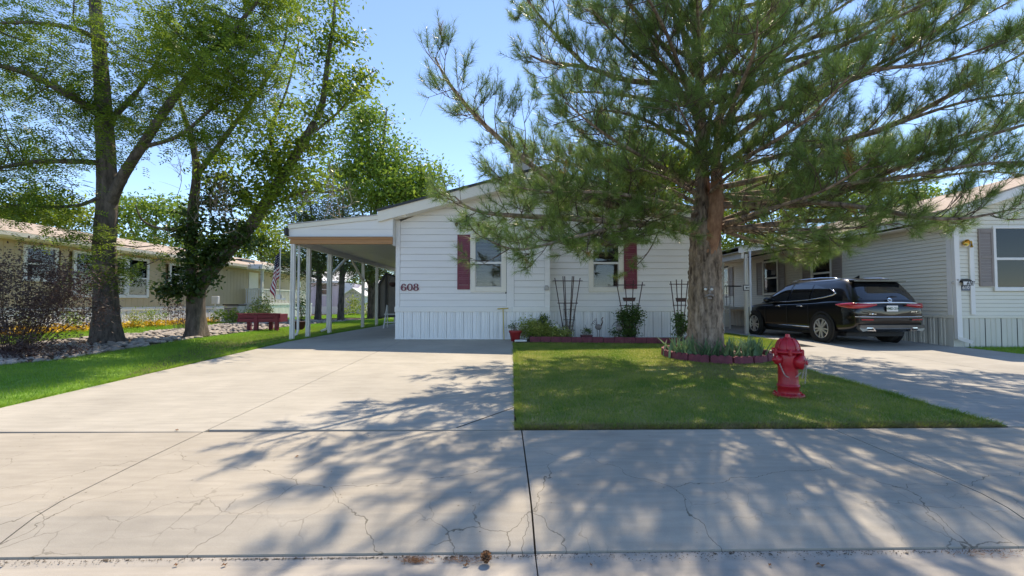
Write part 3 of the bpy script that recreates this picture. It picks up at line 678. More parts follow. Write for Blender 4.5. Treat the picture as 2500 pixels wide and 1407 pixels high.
for i, (x, y) in enumerate(posts):
    s = 0.055; mb = MB()
    mb.box(x - s, x - 0.012, y - s, y + s, ZG + 0.012, zbm - 0.20).box(x + 0.012, x + s, y - s, y + s, ZG + 0.012, zbm - 0.20).box(x - 0.012, x + 0.012, y - s + 0.02, y + s - 0.02, ZG + 0.012, zbm - 0.2)
    pst = obj('post', mb, POSTW, cp, loc=(x, y, ZG))
    obj('post_foot', MB().box(x - 0.07, x + 0.07, y - 0.07, y + 0.07, ZG, ZG + 0.011), ALU, pst)
for ya, yb2 in ((16.1, 17.6), (19.55, 18.2)):
    obj('brace', MB().beam((-6.42, ya, zbm - 0.95), (-6.42, yb2, zbm - 0.2), 0.06, 0.09), POSTW, cp)
for x, y in ((-6.30, 13.42), (-6.53, 16.12)):
    obj('downspout', MB().tube([(x, y, zbm - 0.1), (x, y, ZG + 0.28), (x - 0.03, y, ZG + 0.17), (x - 0.2, y - 0.05, ZG + 0.1)], 0.038, 8), POSTW, cp, smooth=True)
la = P(689, 566, 13.3)
obj('floodlight', MB().cbox(CX0 - 0.13, CX0 - 0.035, 13.2, 13.4, la.z - 0.12, la.z + 0.11, 0.02).beam((CX0 - 0.08, 13.3, la.z - 0.15), (CX0 - 0.02, 13.3, la.z - 0.1), 0.03, 0.03), BLACKM,
    label='small black floodlight at the left end of the carport roof', cat='floodlight')
# ------------------------------------------------------------------ neighbour house 610, right
NX, NY = 11.27, 11.65
n610 = thing('vinyl_house', 'beige vinyl sided house with taupe shutters behind the black car', 'house', (NX, NY, gz(NY)))
NZ0, NZS, NZR = gz(NY) - 0.03, 1.06, 1.135
nu = lambda x: 3.55 + 0.33 * (x - 10.85)
NWX = 14.4
obj('wall', MB().prism([(NX + 0.15, NY + 0.2, NZ0), (17.5, NY + 0.2, NZ0), (17.5, NY + 0.2, 5.0), (NWX, NY + 0.2, nu(NWX)), (NX + 0.15, NY + 0.2, nu(NX + 0.15))], (0, 14.5, 0)), UNLIT, n610)  # dark core again, its colour stands in for shade between the boards
NWF = (12.33, 13.75, 1.76, 3.42)
z = NZR; E6 = 0.1016
while z < 4.6:
    z1 = z + E6
    x0 = max(NX + 0.06, 10.85 + (z - 3.55) / 0.33) if z > 3.6 else NX + 0.06
    segs = [(x0, 17.4)]
    if z1 > NWF[2] + 0.05 and z < NWF[3] - 0.05: segs = [(x0, NWF[0] + 0.03), (NWF[1] - 0.03, 17.4)]
    if len(segs) == 2 and z < NWF[2] + 0.06: obj('siding_board', lap(NWF[0] + 0.031, NWF[1] - 0.031, NY, z, NWF[2] + 0.05, gap=0.004), VINYL, n610, loc=(NWF[0], NY, z))
    for a, b in segs:
        obj('siding_board', lap(a, b, NY, z, z1 - 0.001, gap=0.004), VINYL, n610, loc=((a + b) / 2, NY, z))
    z += E6
def side_wall_tf(x, sgn):          # parts modelled facing -Y, turned to face -X (sgn -1) or +X (sgn 1)
    TF[0] = Matrix.Translation((x, 0, 0)) @ Matrix.Rotation(R(90) * sgn, 4, 'Z')
sw = [(15.97, 17.1), (19.2, 20.4), (23.6, 24.8)]
side_wall_tf(NX, -1)               # local x = -Y
z = NZR
while z < 3.5:
    holes = sorted((-b - 0.0, -a + 0.0) for a, b in sw) if 1.8 < z + 0.1 and z < 3.30 else []
    x = -26.0
    for a, b in holes + [(-NY - 0.06, None)]:
        if a + 0.03 - x > 0.1: obj('siding_board', lap(x, a + (0.03 if b else 0), 0.0, z, z + E6 - 0.001, gap=0.004), VINYL, n610, loc=(x, 0, z))
        x = (b or 0) - 0.03
    z += E6
for a, b in sw:
    window(n610, -b, -a, 1.78, 3.30, 0.0, 0.09, sash=POSTW, frame=POSTW, blind_from=.5)
    for s0, s1 in ((-b - 0.48, -b - 0.01), (-a + 0.01, -a + 0.48)): shutter(n610, s0, s1, 1.8, 3.28, 0.0, TAUPE)
TF[0] = None
skirting(NX, 17.4, NY - 0.01, NZ0, NZS, n610, SKIRT_N, 0.40)
skirting(NY + 0.12, 26, NX, NZ0, NZS, n610, SKIRT_N, 0.30, 'y', -1)
obj('rim_board', MB().cbox(NX + 0.03, 17.4, NY - 0.035, NY + 0.02, NZS, NZR, 0.006), VINYL, n610)
obj('rim_board', MB().cbox(NX - 0.035, NX + 0.02, NY + 0.12, 26, NZS, NZR, 0.006), VINYL, n610)
obj('rim_corner', MB().box(NX - 0.036, NX + 0.029, NY - 0.036, NY + 0.119, NZS + 0.001, NZR - 0.001), VINYL, n610)
obj('corner_board', MB().cbox(NX - 0.03, NX + 0.09, NY - 0.03, NY + 0.11, NZR - 0.0, 3.62, 0.008), WHITE, n610)
obj('corner_base', MB().box(NX - 0.02, NX + 0.16, NY - 0.02, NY + 0.115, NZ0, NZS - 0.002), SKIRT_N, n610)
window(n610, *NWF, NY, 0.07, sash=WHITE, frame=WHITE, blind_from=.5, slat=PANW)
obj('window_sill', MB().cbox(NWF[0] - 0.03, NWF[1] + 0.03, NY - 0.07, NY - 0.046, 1.75, 1.85, 0.008), WHITE, n610)
shutter(n610, 11.95, 12.32, 1.87, 3.35, NY, TAUPE)
roofn = obj('roof', MB().prism([(10.83, 11.2, nu(10.85) + 0.2), (15.5, 11.2, nu(15.5) + 0.2), (15.5, 11.2, nu(15.5) + 0.24), (10.83, 11.2, nu(10.85) + 0.24)], (0, 15, 0)), SHINGLE_P, n610)
obj('rake_board', MB().prism([(10.85, 11.22, nu(10.85)), (15.5, 11.22, nu(15.5)), (15.5, 11.22, nu(15.5) + 0.198), (10.85, 11.22, nu(10.85) + 0.198)], (0, 0.03, 0)), WHITE, n610)
obj('soffit', MB().prism([(10.87, 11.255, nu(10.87) + 0.02), (15.5, 11.255, nu(15.5) + 0.02), (15.5, 11.255, nu(15.5) + 0.04), (10.87, 11.255, nu(10.87) + 0.04)], (0, 0.39, 0)), CREAM, n610)
obj('gutter_board', MB().box(10.80, 10.845, 11.22, 26.2, nu(10.85) + 0.03, nu(10.85) + 0.17), WHITE, n610)
obj('eave_soffit', MB().box(10.85, NX + 0.1, 11.66, 26.2, 3.50, 3.52), CREAM, n610)
# things on the front wall
dx = XX(2341, 11.5)
obj('downspout', MB().beam((dx, 11.56, 3.55), (dx + 0.03, 11.56, gz(NY) + 0.2), 0.125, 0.09, (0, 1, 0)).beam((dx + 0.03, 11.55, gz(NY) + 0.22), (dx + 0.2, 11.38, gz(NY) + 0.13), 0.11, 0.08), WHITE, n610)
wx = XX(2371.5, NY)
obj('conduit', MB().box(wx - 0.055, wx + 0.055, NY - 0.055, NY - 0.02, ZZ(768, NY), ZZ(585, NY)), WHITE, n610)
lp = P(2358, 592, 11.55)
lt = thing('wall_light', 'round brass wall light above the number 610 plaque', 'lamp', (lp.x, NY, lp.z))
obj('back_plate', MB().box(lp.x - 0.1, lp.x + 0.1, NY - 0.03, NY - 0.019, lp.z - 0.1, lp.z + 0.12), CREAM, lt)
obj('reflector', MB().lathe([(0.03, 0), (0.06, 0.02), (0.085, 0.09), (0.08, 0.095), (0.05, 0.04), (0.01, 0.03)], (lp.x, NY - 0.04, lp.z), 20, (0, -1, -0.15)), BRASS, lt, smooth=True)
obj('arm', MB().tube([(lp.x + 0.05, NY - 0.05, lp.z + 0.02), (lp.x + 0.16, NY - 0.08, lp.z + 0.03), (lp.x + 0.17, NY - 0.08, lp.z - 0.08)], 0.018, 8).ball((lp.x + 0.17, NY - 0.08, lp.z - 0.1), 0.03), BRASS, lt, smooth=True)
mp = P(2362, 690, 11.45)
mbx = thing('mailbox', 'dark mailbox on the beige wall with a 610 plate hung on it', 'mailbox', (mp.x, NY, mp.z - 0.06))
obj('box', MB().prism([(mp.x - 0.14, 11.46, mp.z)] + [(mp.x - 0.14 * math.cos(t * 0.3142), 11.46, mp.z + 0.09 * math.sin(t * 0.3142) + 0.01) for t in range(11)] + [(mp.x + 0.14, 11.46, mp.z)], (0, 0.17, 0)), BLACKM, mbx)
mb = MB().prism([(mp.x - 0.13, 11.44, mp.z - 0.075), (mp.x + 0.14, 11.44, mp.z - 0.075), (mp.x + 0.19, 11.44, mp.z + 0.035), (mp.x - 0.13, 11.44, mp.z + 0.035)], (0, 0.012, 0))
obj('plate_rim', mb, BLACKM, mbx)
pl = obj('plate', MB().prism([(mp.x - 0.115, 11.434, mp.z - 0.06), (mp.x + 0.13, 11.434, mp.z - 0.06), (mp.x + 0.165, 11.434, mp.z + 0.022), (mp.x - 0.115, 11.434, mp.z + 0.022)], (0, 0.005, 0)), TANW, mbx)
obj('lettering', text_mb('610', 0.105, (mp.x + 0.035, 11.43, mp.z - 0.02), shear=0.35, depth=0.002, bold=0.003), BLACKM, mbx)
pq = P(2359, 703.5, NY - 0.03)
plq = thing('number_plaque', 'small slate blue plaque reading 610 under the mailbox', 'plaque', (pq.x, NY, pq.z - 0.07))
PLQ = M('plaque_blue', (0.13, 0.16, 0.21), 0.5, 0.15, 8)
obj('board', MB().cbox(pq.x - 0.12, pq.x + 0.1, NY - 0.035, NY - 0.019, pq.z - 0.07, pq.z + 0.07, 0.006), PLQ, plq)
obj('lettering', text_mb('610', 0.12, (pq.x - 0.015, NY - 0.038, pq.z + 0.01), depth=0.002, bold=0.002), TANW, plq)
hk = P(2327, 688, 11.5)
obj('hose_hook', MB().beam((NX - 0.06, 11.6, hk.z - 0.03), (NX + 0.16, 11.5, hk.z + 0.05), 0.03, 0.05).beam((NX + 0.02, 11.58, hk.z - 0.02), (NX + 0.02, 11.5, hk.z + 0.06), 0.03, 0.03), ALU, label='grey metal hook on the white corner board of the beige house', cat='hook')
# carport of 610: front edge slopes up to the wall
c6 = thing('neighbour_carport', 'carport with white posts over the front half of the black car', 'carport', (9, 16, gz(16)))
CY = 15.9; e0, e1 = P(1815, 612, CY), P(2030, 580, CY)
ES = (e1.z - e0.z) / (e1.x - e0.x); ez = lambda x: e0.z + ES * (x - e0.x)
xa, xb = 7.95, NX - 0.04
obj('roof_edge', MB().prism([(xa, CY, ez(xa) - 0.06), (xb, CY, ez(xb) - 0.06), (xb, CY, ez(xb) + 0.13), (xa, CY, ez(xa) + 0.13)], (0, 0.04, 0)), WHITE, c6)
obj('roof', MB().prism([(xa - 0.05, CY - 0.03, ez(xa) + 0.132), (xb, CY - 0.03, ez(xb) + 0.132), (xb, CY - 0.03, ez(xb) + 0.16), (xa - 0.05, CY - 0.03, ez(xa) + 0.16)], (0, 9.5, 0)), ALU, c6)
obj('ceiling_pan', MB().prism([(xa, CY + 0.042, ez(xa) - 0.02), (xb, CY + 0.042, ez(xb) - 0.02), (xb, CY + 0.042, ez(xb) + 0.0), (xa, CY + 0.042, ez(xa) + 0.0)], (0, 9.3, 0)), PANW, c6)
obj('side_beam', MB().box(xa + 0.1, xa + 0.2, CY + 0.045, CY + 9.3, ez(xa) - 0.25, ez(xa) - 0.03), POSTW, c6)
for y in (15.98, 17.75, 20.6, 24):
    x = 8.22
    obj('post', MB().box(x - 0.05, x - 0.01, y - 0.05, y + 0.05, gz(y), ez(xa) - 0.1).box(x + 0.01, x + 0.05, y - 0.05, y + 0.05, gz(y), ez(xa) - 0.1).box(x - 0.01, x + 0.01, y - 0.03, y + 0.03, gz(y), ez(xa) - 0.1), POSTW, c6)
obj('downspout', MB().tube([(8.33, 15.9, ez(xa)), (8.33, 15.9, gz(16) + 0.16), (8.36, 15.85, gz(16) + 0.08), (8.5, 15.75, gz(16) + 0.04)], 0.04, 8), WHITE, c6, smooth=True)
sp = P(1823, 703, 15.9)
sg = thing('arrow_sign', 'little white sign with a black arrow on the carport post', 'sign', (sp.x, 15.92, sp.z - 0.06))
obj('backing', MB().box(sp.x - 0.12, sp.x + 0.15, 15.90, 15.915, sp.z - 0.1, sp.z + 0.1), BLACKM, sg)
obj('face', MB().box(sp.x - 0.10, sp.x + 0.13, 15.893, 15.898, sp.z - 0.075, sp.z + 0.075), TANW, sg)
obj('arrow', MB().prism([(sp.x - 0.06, 15.886, sp.z), (sp.x - 0.0, 15.886, sp.z - 0.035), (sp.x - 0.0, 15.886, sp.z - 0.012), (sp.x + 0.09, 15.886, sp.z - 0.012), (sp.x + 0.09, 15.886, sp.z + 0.012), (sp.x - 0.0, 15.886, sp.z + 0.012), (sp.x - 0.0, 15.886, sp.z + 0.035)], (0, 0.004, 0)), BLACKM, sg)
# entry steps, railings and lattice screens beside the neighbour's wall
st = thing('entry_porch', 'shaded entry porch with white stair railing behind the carport post', 'porch', (9.3, 22, 0.37))
obj('deck', MB().box(8.9, NX - 0.05, 21.0, 24.5, 1.15, 1.27), POSTW, st)
for i in range(4): obj('step', MB().box(8.75 - 0.28 * i, 9.05 - 0.28 * i, 21.2, 22.6, 1.0 - 0.2 * i, 1.05 - 0.2 * i), POSTW, st)
for i in range(9):
    x = 8.95 - 0.13 * i; zb = 1.05 - 0.093 * i
    obj('baluster', MB().box(x - 0.02, x + 0.02, 21.13, 21.17, zb, zb + 0.9), POSTW, st)
obj('hand_rail', MB().beam((9.0, 21.15, 2.0), (7.85, 21.15, 1.2), 0.07, 0.06), POSTW, st)
for i in range(8): obj('black_baluster', MB().box(9.1 + 0.16 * i, 9.12 + 0.16 * i, 21.02, 21.04, 1.27, 2.2), BLACKM, st)
obj('black_rail', MB().box(9.05, 10.6, 21.0, 21.05, 2.2, 2.25), BLACKM, st)
for k, x in enumerate((7.72, 8.62)):
    ls = thing('lattice_screen', ('tan plastic screen with a lattice top, nearer the pine trunk', 'tan plastic screen with a lattice top, nearer the car front')[k], 'screen', (x, 18.9, 0.37), 'lattice screens by the porch')
    obj('panel', MB().cbox(x - 0.42, x + 0.42, 18.9, 18.95, 0.45, 0.98, 0.01), VINYL, ls)
    lat = MB()
    for i in range(8): lat.box(x - 0.42 + i * 0.115, x - 0.42 + i * 0.115 + 0.05, 18.9, 18.94, 0.98, 1.34)
    for i in range(4): lat.box(x - 0.42, x + 0.42, 18.905, 18.945, 0.98 + i * 0.105, 1.02 + i * 0.105)
    obj('lattice', lat, VINYL, ls)
    for s in (-1, 1): obj('post', MB().box(x + s * 0.42 - 0.03, x + s * 0.42 + 0.03, 18.89, 18.96, 0.36, 1.4), POSTW, ls)

# ------------------------------------------------------------------ black car
PAINT = M('car_paint', (0.004, 0.004, 0.005), 0.3, 0.1, 3, coat=1.0, spec=0.2)
TYRE = M('tyre', (0.018, 0.017, 0.016), 0.85, 0.2, 10)
CGLASS = M('car_glass', (0.012, 0.014, 0.016), 0.05, 0.1, 3, coat=0.6, spec=0.8)
TAILR = M('tail_light', (0.42, 0.008, 0.02), 0.12, 0.12, 9, coat=1.0)
TRIMG = M('bumper_silver', (0.20, 0.19, 0.175), 0.3, 0.1, 5, metal=0.6)
RIMM = M('rim_silver', (0.62, 0.61, 0.60), 0.28, 0.08, 6, metal=0.55)
PLASTIC = M('black_plastic', (0.012, 0.012, 0.013), 0.55, 0.1, 8)
car = thing('car', 'black sport utility car parked in front of the beige house', 'car', (9.62, 11.55, gz(12.8)))
CARM = Matrix.Translation((9.62, 11.55, gz(12.8))) @ Matrix.Rotation(R(4.0), 4, 'Z')
TF[0] = CARM
ST = [(0.0, .80, .52, .93), (.03, .88, .46, 1.0), (.10, .93, .40, 1.07), (.22, .965, .33, 1.13), (.55, .99, .28, 1.17), (.85, 1.0, .27, 1.17), (1.12, 1.0, .26, 1.155), (1.5, .995, .25, 1.135), (1.9, .985, .25, 1.115), (2.6, .98, .25, 1.09),
      (3.3, .98, .25, 1.075), (3.8, .985, .25, 1.065), (4.2, .985, .25, 1.05), (4.55, .965, .26, 1.01), (4.85, .92, .28, .955), (5.05, .84, .33, .88), (5.15, .74, .38, .80), (5.18, .62, .44, .73)]
def sec(w, zb, zt):
    h = zt - zb
    half = [(0, zb), (w * .80, zb), (w * .93, zb + .05), (w * .975, zb + h * .16), (w * .975, zb + h * .38), (w * .995, zb + h * .55), (w, zb + h * .68), (w * .985, zb + h * .82), (w * .955, zb + h * .94), (w * .90, zt - .005), (w * .75, zt + .012), (0, zt + .03)]
    return half + [(-x, z) for x, z in half[-2:0:-1]]
mb = MB(); k = len(sec(1, 0, 1))
for y, w, zb, zt in ST: mb.v += [(x, y, z) for x, z in sec(w, zb, zt)]
mb.f = [(i * k + j, i * k + (j + 1) % k, (i + 1) * k + (j + 1) % k, (i + 1) * k + j) for i in range(len(ST) - 1) for j in range(k)] + [tuple(range(k)), tuple((len(ST) - 1) * k + j for j in range(k))]
body = obj('body', mb, PAINT, car, smooth=True)
md = body.modifiers.new('round', 'SUBSURF'); md.levels = 2; md.render_levels = 2
CB = [(1.08, .06, 4.15, .945), (1.18, .11, 3.92, .93), (1.30, .19, 3.68, .895), (1.45, .30, 3.40, .845), (1.58, .40, 3.14, .79), (1.67, .47, 2.93, .735), (1.725, .60, 2.72, .66), (1.755, .85, 2.5, .54), (1.772, 1.2, 2.2, .32)]
def ringpt(zr, t, off=0.0):
    z, r, f, w = zr; c = (r + f) / 2; a = (f - r) / 2
    q = 0.22; ct, s_ = math.cos(t), math.sin(t)
    x = math.copysign(abs(s_) ** q, s_) * (w + off); y = c + math.copysign(abs(ct) ** q, ct) * (a + off)
    return (x, y, z)
def cab(z):
    for i in range(len(CB) - 1):
        a, b = CB[i], CB[i + 1]
        if z <= b[0]: t = max(0, (z - a[0]) / (b[0] - a[0])); return tuple(a[j] + (b[j] - a[j]) * t for j in range(4))
    return CB[-1]
nt_ = 56; mb = MB()
for zr in CB: mb.v += [ringpt(zr, 6.28318 * j / nt_) for j in range(nt_)]
mb.f = [(i * nt_ + j, i * nt_ + (j + 1) % nt_, (i + 1) * nt_ + (j + 1) % nt_, (i + 1) * nt_ + j) for i in range(len(CB) - 1) for j in range(nt_)] + [tuple((len(CB) - 1) * nt_ + j for j in range(nt_))]
obj('cabin', mb, PAINT, car, smooth=True)
def side_patch(poly_top, poly_bot, off, s):
    "strip on the cabin side between two (y, z) polylines"
    m = MB(); n = len(poly_top); rows = 6
    for r in range(rows + 1):
        t = r / rows
        for (ya, za), (yb, zb) in zip(poly_bot, poly_top):
            y = ya + (yb - ya) * t; z = za + (zb - za) * t; c = cab(z); u = (y - (c[1] + c[2]) / 2) / ((c[2] - c[1]) / 2)
            u = max(-0.999, min(0.999, u)); q = 0.22; ct = abs(u) ** (1 / q); sn = math.sqrt(max(0, 1 - ct * ct)) ** q
            m.v.append((s * (c[3] * sn + off), y, z))
    m.f = [(r * n + i, r * n + i + 1, (r + 1) * n + i + 1, (r + 1) * n + i) for r in range(rows) for i in range(n - 1)]
    return m
def lin(a, b, n): return [(a[0] + (b[0] - a[0]) * i / n, a[1] + (b[1] - a[1]) * i / n) for i in range(n + 1)]
for s in (-1, 1):
    for bot, top in ((lin((.80, 1.33), (1.62, 1.19), 6), lin((.98, 1.46), (1.58, 1.60), 6)), (lin((1.68, 1.185), (2.52, 1.14), 4), lin((1.64, 1.605), (2.44, 1.645), 4)), (lin((2.60, 1.137), (3.62, 1.13), 6), lin((2.52, 1.645), (2.98, 1.56), 6))):
        obj('side_window', side_patch(top, bot, 0.006, s), CGLASS, car, smooth=True)
    path = [(3.72, 1.115), (2.6, 1.118), (1.7, 1.165), (1.1, 1.235), (.80, 1.295), (.72, 1.34), (.80, 1.40), (.98, 1.475)]
    pts = [side_patch([p, p], [p, p], 0.01, s).v[0] for p in path]
    obj('window_trim', MB().tube(pts, [.012, .012, .012, .014, .018, .02, .014, .008], 6), CHROME, car, smooth=True)
    pts = [(s * (cab(z)[3] + 0.01), y, z) for y, z in ((2.55, 1.655), (1.9, 1.66), (1.2, 1.655), (.75, 1.63))]
    obj('roof_rail', MB().tube([(s * .70, 2.75, 1.715), (s * .705, 2.3, 1.775), (s * .70, 1.5, 1.785), (s * .69, 1.0, 1.765), (s * .66, .72, 1.715)], [.012, .02, .022, .02, .012], 8), CHROME, car, smooth=True)
    obj('mirror', MB().ball((s * 1.03, 3.45, 1.18), (.12, .07, .085), 12, 8).beam((s * .9, 3.48, 1.13), (s * 1.0, 3.46, 1.15), .05, .04), PAINT, car, smooth=True)
    for y in (1.85, 2.85): obj('door_handle', MB().tube([(s * .99, y, .985), (s * 1.015, y + .03, .99), (s * 1.015, y + .2, .99), (s * .99, y + .23, .985)], .014, 6), CHROME, car, smooth=True)
    obj('sill_trim', MB().tube([(s * .972, 1.62, .40), (s * .972, 3.6, .40)], .016, 6), CHROME, car, smooth=True)
    for y in (1.64, 2.56, 3.62):
        obj('door_seam', MB().tube([(s * .984, y, .42), (s * .993, y, .75), (s * .985, y, 1.05)], .006, 5), PLASTIC, car)
    # tail lamp wraps from the flank round to the gate
    pth = [(s * 1.003, .60), (s * .998, .40), (s * .975, .20), (s * .94, .085), (s * .86, .028), (s * .66, -.008), (s * .40, -.012)]
    z0s = [1.03, .985, .955, .945, .945, .965, 1.02]; z1s = [1.04, 1.06, 1.075, 1.08, 1.075, 1.065, 1.05]
    m = MB()
    for (x, y), a, b in zip(pth, z0s, z1s): m.v += [(x * 0.97, y + .05, a - .01), (x * 1.006, y - .008, a), (x * 1.008, y - .012, (a + b) / 2), (x * 1.0, y - .004, b), (x * .96, y + .05, b + .01)]
    m.f = [(i * 5 + j, i * 5 + j + 1, (i + 1) * 5 + j + 1, (i + 1) * 5 + j) for i in range(len(pth) - 1) for j in range(4)]
    obj('tail_light', m, TAILR, car, smooth=True)
    obj('bumper_reflector', MB().beam((s * .82, -.012, .66), (s * .52, -.034, .655), .012, .028), TAILR, car)
    obj('exhaust_tip', MB().prism([(s * .45, -.03, .37), (s * .76, -.01, .38), (s * .70, -.01, .46), (s * .52, -.03, .455)], (0, .12, 0)), CHROME, car)
    obj('exhaust_mouth', MB().prism([(s * .50, -.035, .39), (s * .71, -.02, .395), (s * .68, -.02, .44), (s * .54, -.035, .44)], (0, .01, 0)), PLASTIC, car)
m = MB(); rows = 6; cols = 10
for r in range(rows + 1):
    z = 1.16 + (1.60 - 1.16) * r / rows; c = cab(z); hw = c[3] * (0.82 - 0.02 * r / rows)
    for i in range(cols + 1):
        x = -hw + 2 * hw * i / cols; u = min(0.9999, abs(x) / c[3]); sn = u ** (1 / .22); cs = math.sqrt(max(0, 1 - sn * sn)) ** .22
        m.v.append((x, (c[1] + c[2]) / 2 - (c[2] - c[1]) / 2 * cs - .008, z))
m.f = [(r * (cols + 1) + i, r * (cols + 1) + i + 1, (r + 1) * (cols + 1) + i + 1, (r + 1) * (cols + 1) + i) for r in range(rows) for i in range(cols)]
obj('rear_window', m, CGLASS, car, smooth=True)
obj('spoiler', MB().prism([(-.72, .50, 1.69), (-.72, .30, 1.665), (-.72, .30, 1.64), (-.72, .45, 1.63)], (1.44, 0, 0)), PAINT, car)
obj('rear_wiper', MB().tube([(.02, .13, 1.20), (.16, .155, 1.23), (.42, .17, 1.225)], [.03, .035, .02], 8), PLASTIC, car, smooth=True)
obj('gate_strip', MB().tube([(-.92, .06, 1.075), (-.6, -.005, 1.075), (-.25, -.03, 1.085), (.25, -.03, 1.085), (.6, -.005, 1.075), (.92, .06, 1.075)], [.012, .022, .026, .026, .022, .012], 8), CHROME, car, smooth=True)
obj('emblem', MB().lathe([(.012, 0), (.055, 0), (.062, .008), (.055, .016), (.045, .012), (.01, .012)], (0, .05, 1.155), 20, (0, -1, .3)), CHROME, car, smooth=True)
obj('emblem_mark', MB().beam((-.03, .03, 1.17), (.03, .03, 1.135), .015, .015).beam((-.015, .028, 1.18), (.04, .028, 1.15), .012, .012), TRIMG, car)
pl = obj('licence_plate', MB().cbox(-.153, .153, -.035, -.02, .865, 1.015, .006), TANW, car)
GREENT = M('plate_green', (0.02, 0.10, 0.05), 0.5, 0.1, 5)
obj('plate_lettering', text_mb('VMD-210', 0.088, (0, -.038, .935), depth=.001, bold=.002), GREENT, car)
m = MB()                                    # too small to read in the photograph: a row of chrome marks, no letters
for dx, w, h in ((-.065, .012, .024), (-.035, .013, .026), (-.008, .010, .020), (.020, .014, .020), (.062, .014, .028)):
    m.cbox(.60 + dx - w, .60 + dx + w, -.014, -.006, .855 - h / 2, .855 + h / 2, .002)
obj('badge', m, CHROME, car, label='small chrome badge at the right of the tailgate')
obj('badge', MB().beam((-.62, -.01, .80), (-.42, -.016, .80), .006, .014).ball((-.52, -.016, .80), (.022, .006, .022)), CHROME, car, label='small chrome badge low on the tailgate')
obj('bumper_line', MB().tube([(-.93, .06, .735), (-.8, -.006, .73), (-.4, -.026, .725), (.4, -.026, .725), (.8, -.006, .73), (.93, .06, .735)], .012, 6), CHROME, car, smooth=True)
obj('lower_bumper', MB().prism([(-.88, -.012, .44), (-.80, -.022, .36), (-.45, -.03, .42), (.45, -.03, .42), (.80, -.022, .36), (.88, -.012, .44), (.86, -.02, .52), (-.86, -.02, .52)], (0, .1, 0)), TRIMG, car)
obj('antenna_fin', MB().prism([(0, .95, 1.76), (0, 1.16, 1.765), (0, .98, 1.835), (0, .95, 1.835)], (.03, 0, 0)), PAINT, car)
obj('underbody', MB().box(-.8, .8, .5, 4.9, .2, .3), PLASTIC, car)
# wheels
for i, (s, y) in enumerate(((-1, 1.12), (-1, 4.19), (1, 1.12), (1, 4.19))):
    ax = (s, 0, 0); c = (s * .80, y, .385)
    obj('wheel_arch', MB().lathe([(.30, .178), (.455, .180), (.462, .196), (.452, .205), (.40, .19)], c, 36, ax), PLASTIC, car, smooth=True)
    w = obj('wheel', MB().lathe([(.26, .0), (.36, .0), (.383, .03), (.386, .11), (.383, .19), (.36, .218), (.275, .222), (.262, .20)], c, 40, ax), TYRE, car, smooth=True)
    m = MB().lathe([(.268, .10), (.272, .218), (.258, .224), (.248, .20), (.245, .12)], c, 40, ax)
    for j in range(10):
        t = 6.28318 * j / 10; d = 0.09 if j % 2 else -0.09
        m.beam((c[0] + s * .212, y + .05 * math.cos(t), .385 + .05 * math.sin(t)), (c[0] + s * .214, y + .255 * math.cos(t + d), .385 + .255 * math.sin(t + d)), .042, .03, ax)
    m.lathe([(.0, .19), (.065, .20), (.065, .222), (.03, .228)], c, 20, ax)
    obj('rim', m, RIMM, w)
    obj('brake_disc', MB().lathe([(.0, .09), (.19, .09), (.19, .10), (.05, .105)], c, 24, ax), TRIMG, w)
TF[0] = None
# ------------------------------------------------------------------ tan house on the left
TX = -17.6; TZ0, TRIM0, TRIM1, TEV = 0.29, 1.10, 1.25, 3.68
tan = thing('tan_house', 'long tan panelled house with a pinkish roof behind the shade trees', 'house', (TX, 22, 0.31))
obj('wall', MB().box(-24.8, TX - 0.2, 8.5, 39.4, TZ0, TEV + 0.1), TAN, tan)
twin = [(16.32, 17.58, 2.24, 3.56), (18.19, 19.45, 1.68, 3.56), (19.46, 20.72, 1.68, 3.56), (20.73, 22.0, 1.68, 3.56), (23.3, 24.75, 2.36, 3.5)]
side_wall_tf(TX, 1)                # local x = +Y, faces +X
y = 9.0; pw = 0.335
while y < 39.3:
    zs = [(TRIM1, TEV + 0.06)]
    for a, b, c, d in twin:
        if y + pw > a + 0.06 and y < b - 0.06: zs = [(TRIM1, c + 0.05), (d - 0.05, TEV + 0.06)]
    for z0, z1 in zs:
        m = MB(); g = 0.012
        prof = [(0, 0.012), (g, 0), (pw - g, 0), (pw, 0.012), (pw, 0.03), (0, 0.03)]
        m.prism([(y + a, b, z0) for a, b in prof], (0, 0, z1 - z0))
        obj('siding_panel', m, TAN, tan, loc=(y, 0, z0))
    y += pw
for a, b, c, d in twin: window(tan, a, b, c, d, -0.01, 0.13, sash=TANW, frame=TANW, blinds=True, blind_from=.5, slat=PANW)
obj('rim_board', MB().cbox(8.9, 39.4, -0.06, 0.02, TRIM0, TRIM1, 0.008), TANW, tan)
TF[0] = None
skirting(9.0, 39.4, TX + 0.01, TZ0, TRIM0, tan, SKIRT, 0.42, 'y', 1)
tu = lambda x: 3.86 + 0.25 * (-17.1 - x)
obj('roof', MB().prism([(-17.08, 8.2, tu(-17.08)), (-21.3, 8.2, tu(-21.3)), (-21.3, 8.2, tu(-21.3) + 0.06), (-17.08, 8.2, tu(-17.08) + 0.06)], (0, 31.6, 0)), SHINGLE_P, tan)
obj('eave_gutter', MB().prism([(-17.06, 8.2, TEV), (-16.98, 8.2, TEV + 0.06), (-16.97, 8.2, TEV + 0.2), (-17.1, 8.2, TEV + 0.2), (-17.1, 8.2, TEV)], (0, 21.0, 0)), CREAM, tan)
obj('soffit', MB().box(-17.62, -17.1, 8.2, 39.8, TEV + 0.0, TEV + 0.02), TANW, tan)
for yv, dv in ((31.5, 1.6), (28.6, .35)):
    obj('roof_vent', MB().cbox(-19.2, -18.75, yv, yv + dv, tu(-18.75) + 0.06, tu(-19.2) + 0.13, 0.02), BLACKM, tan)
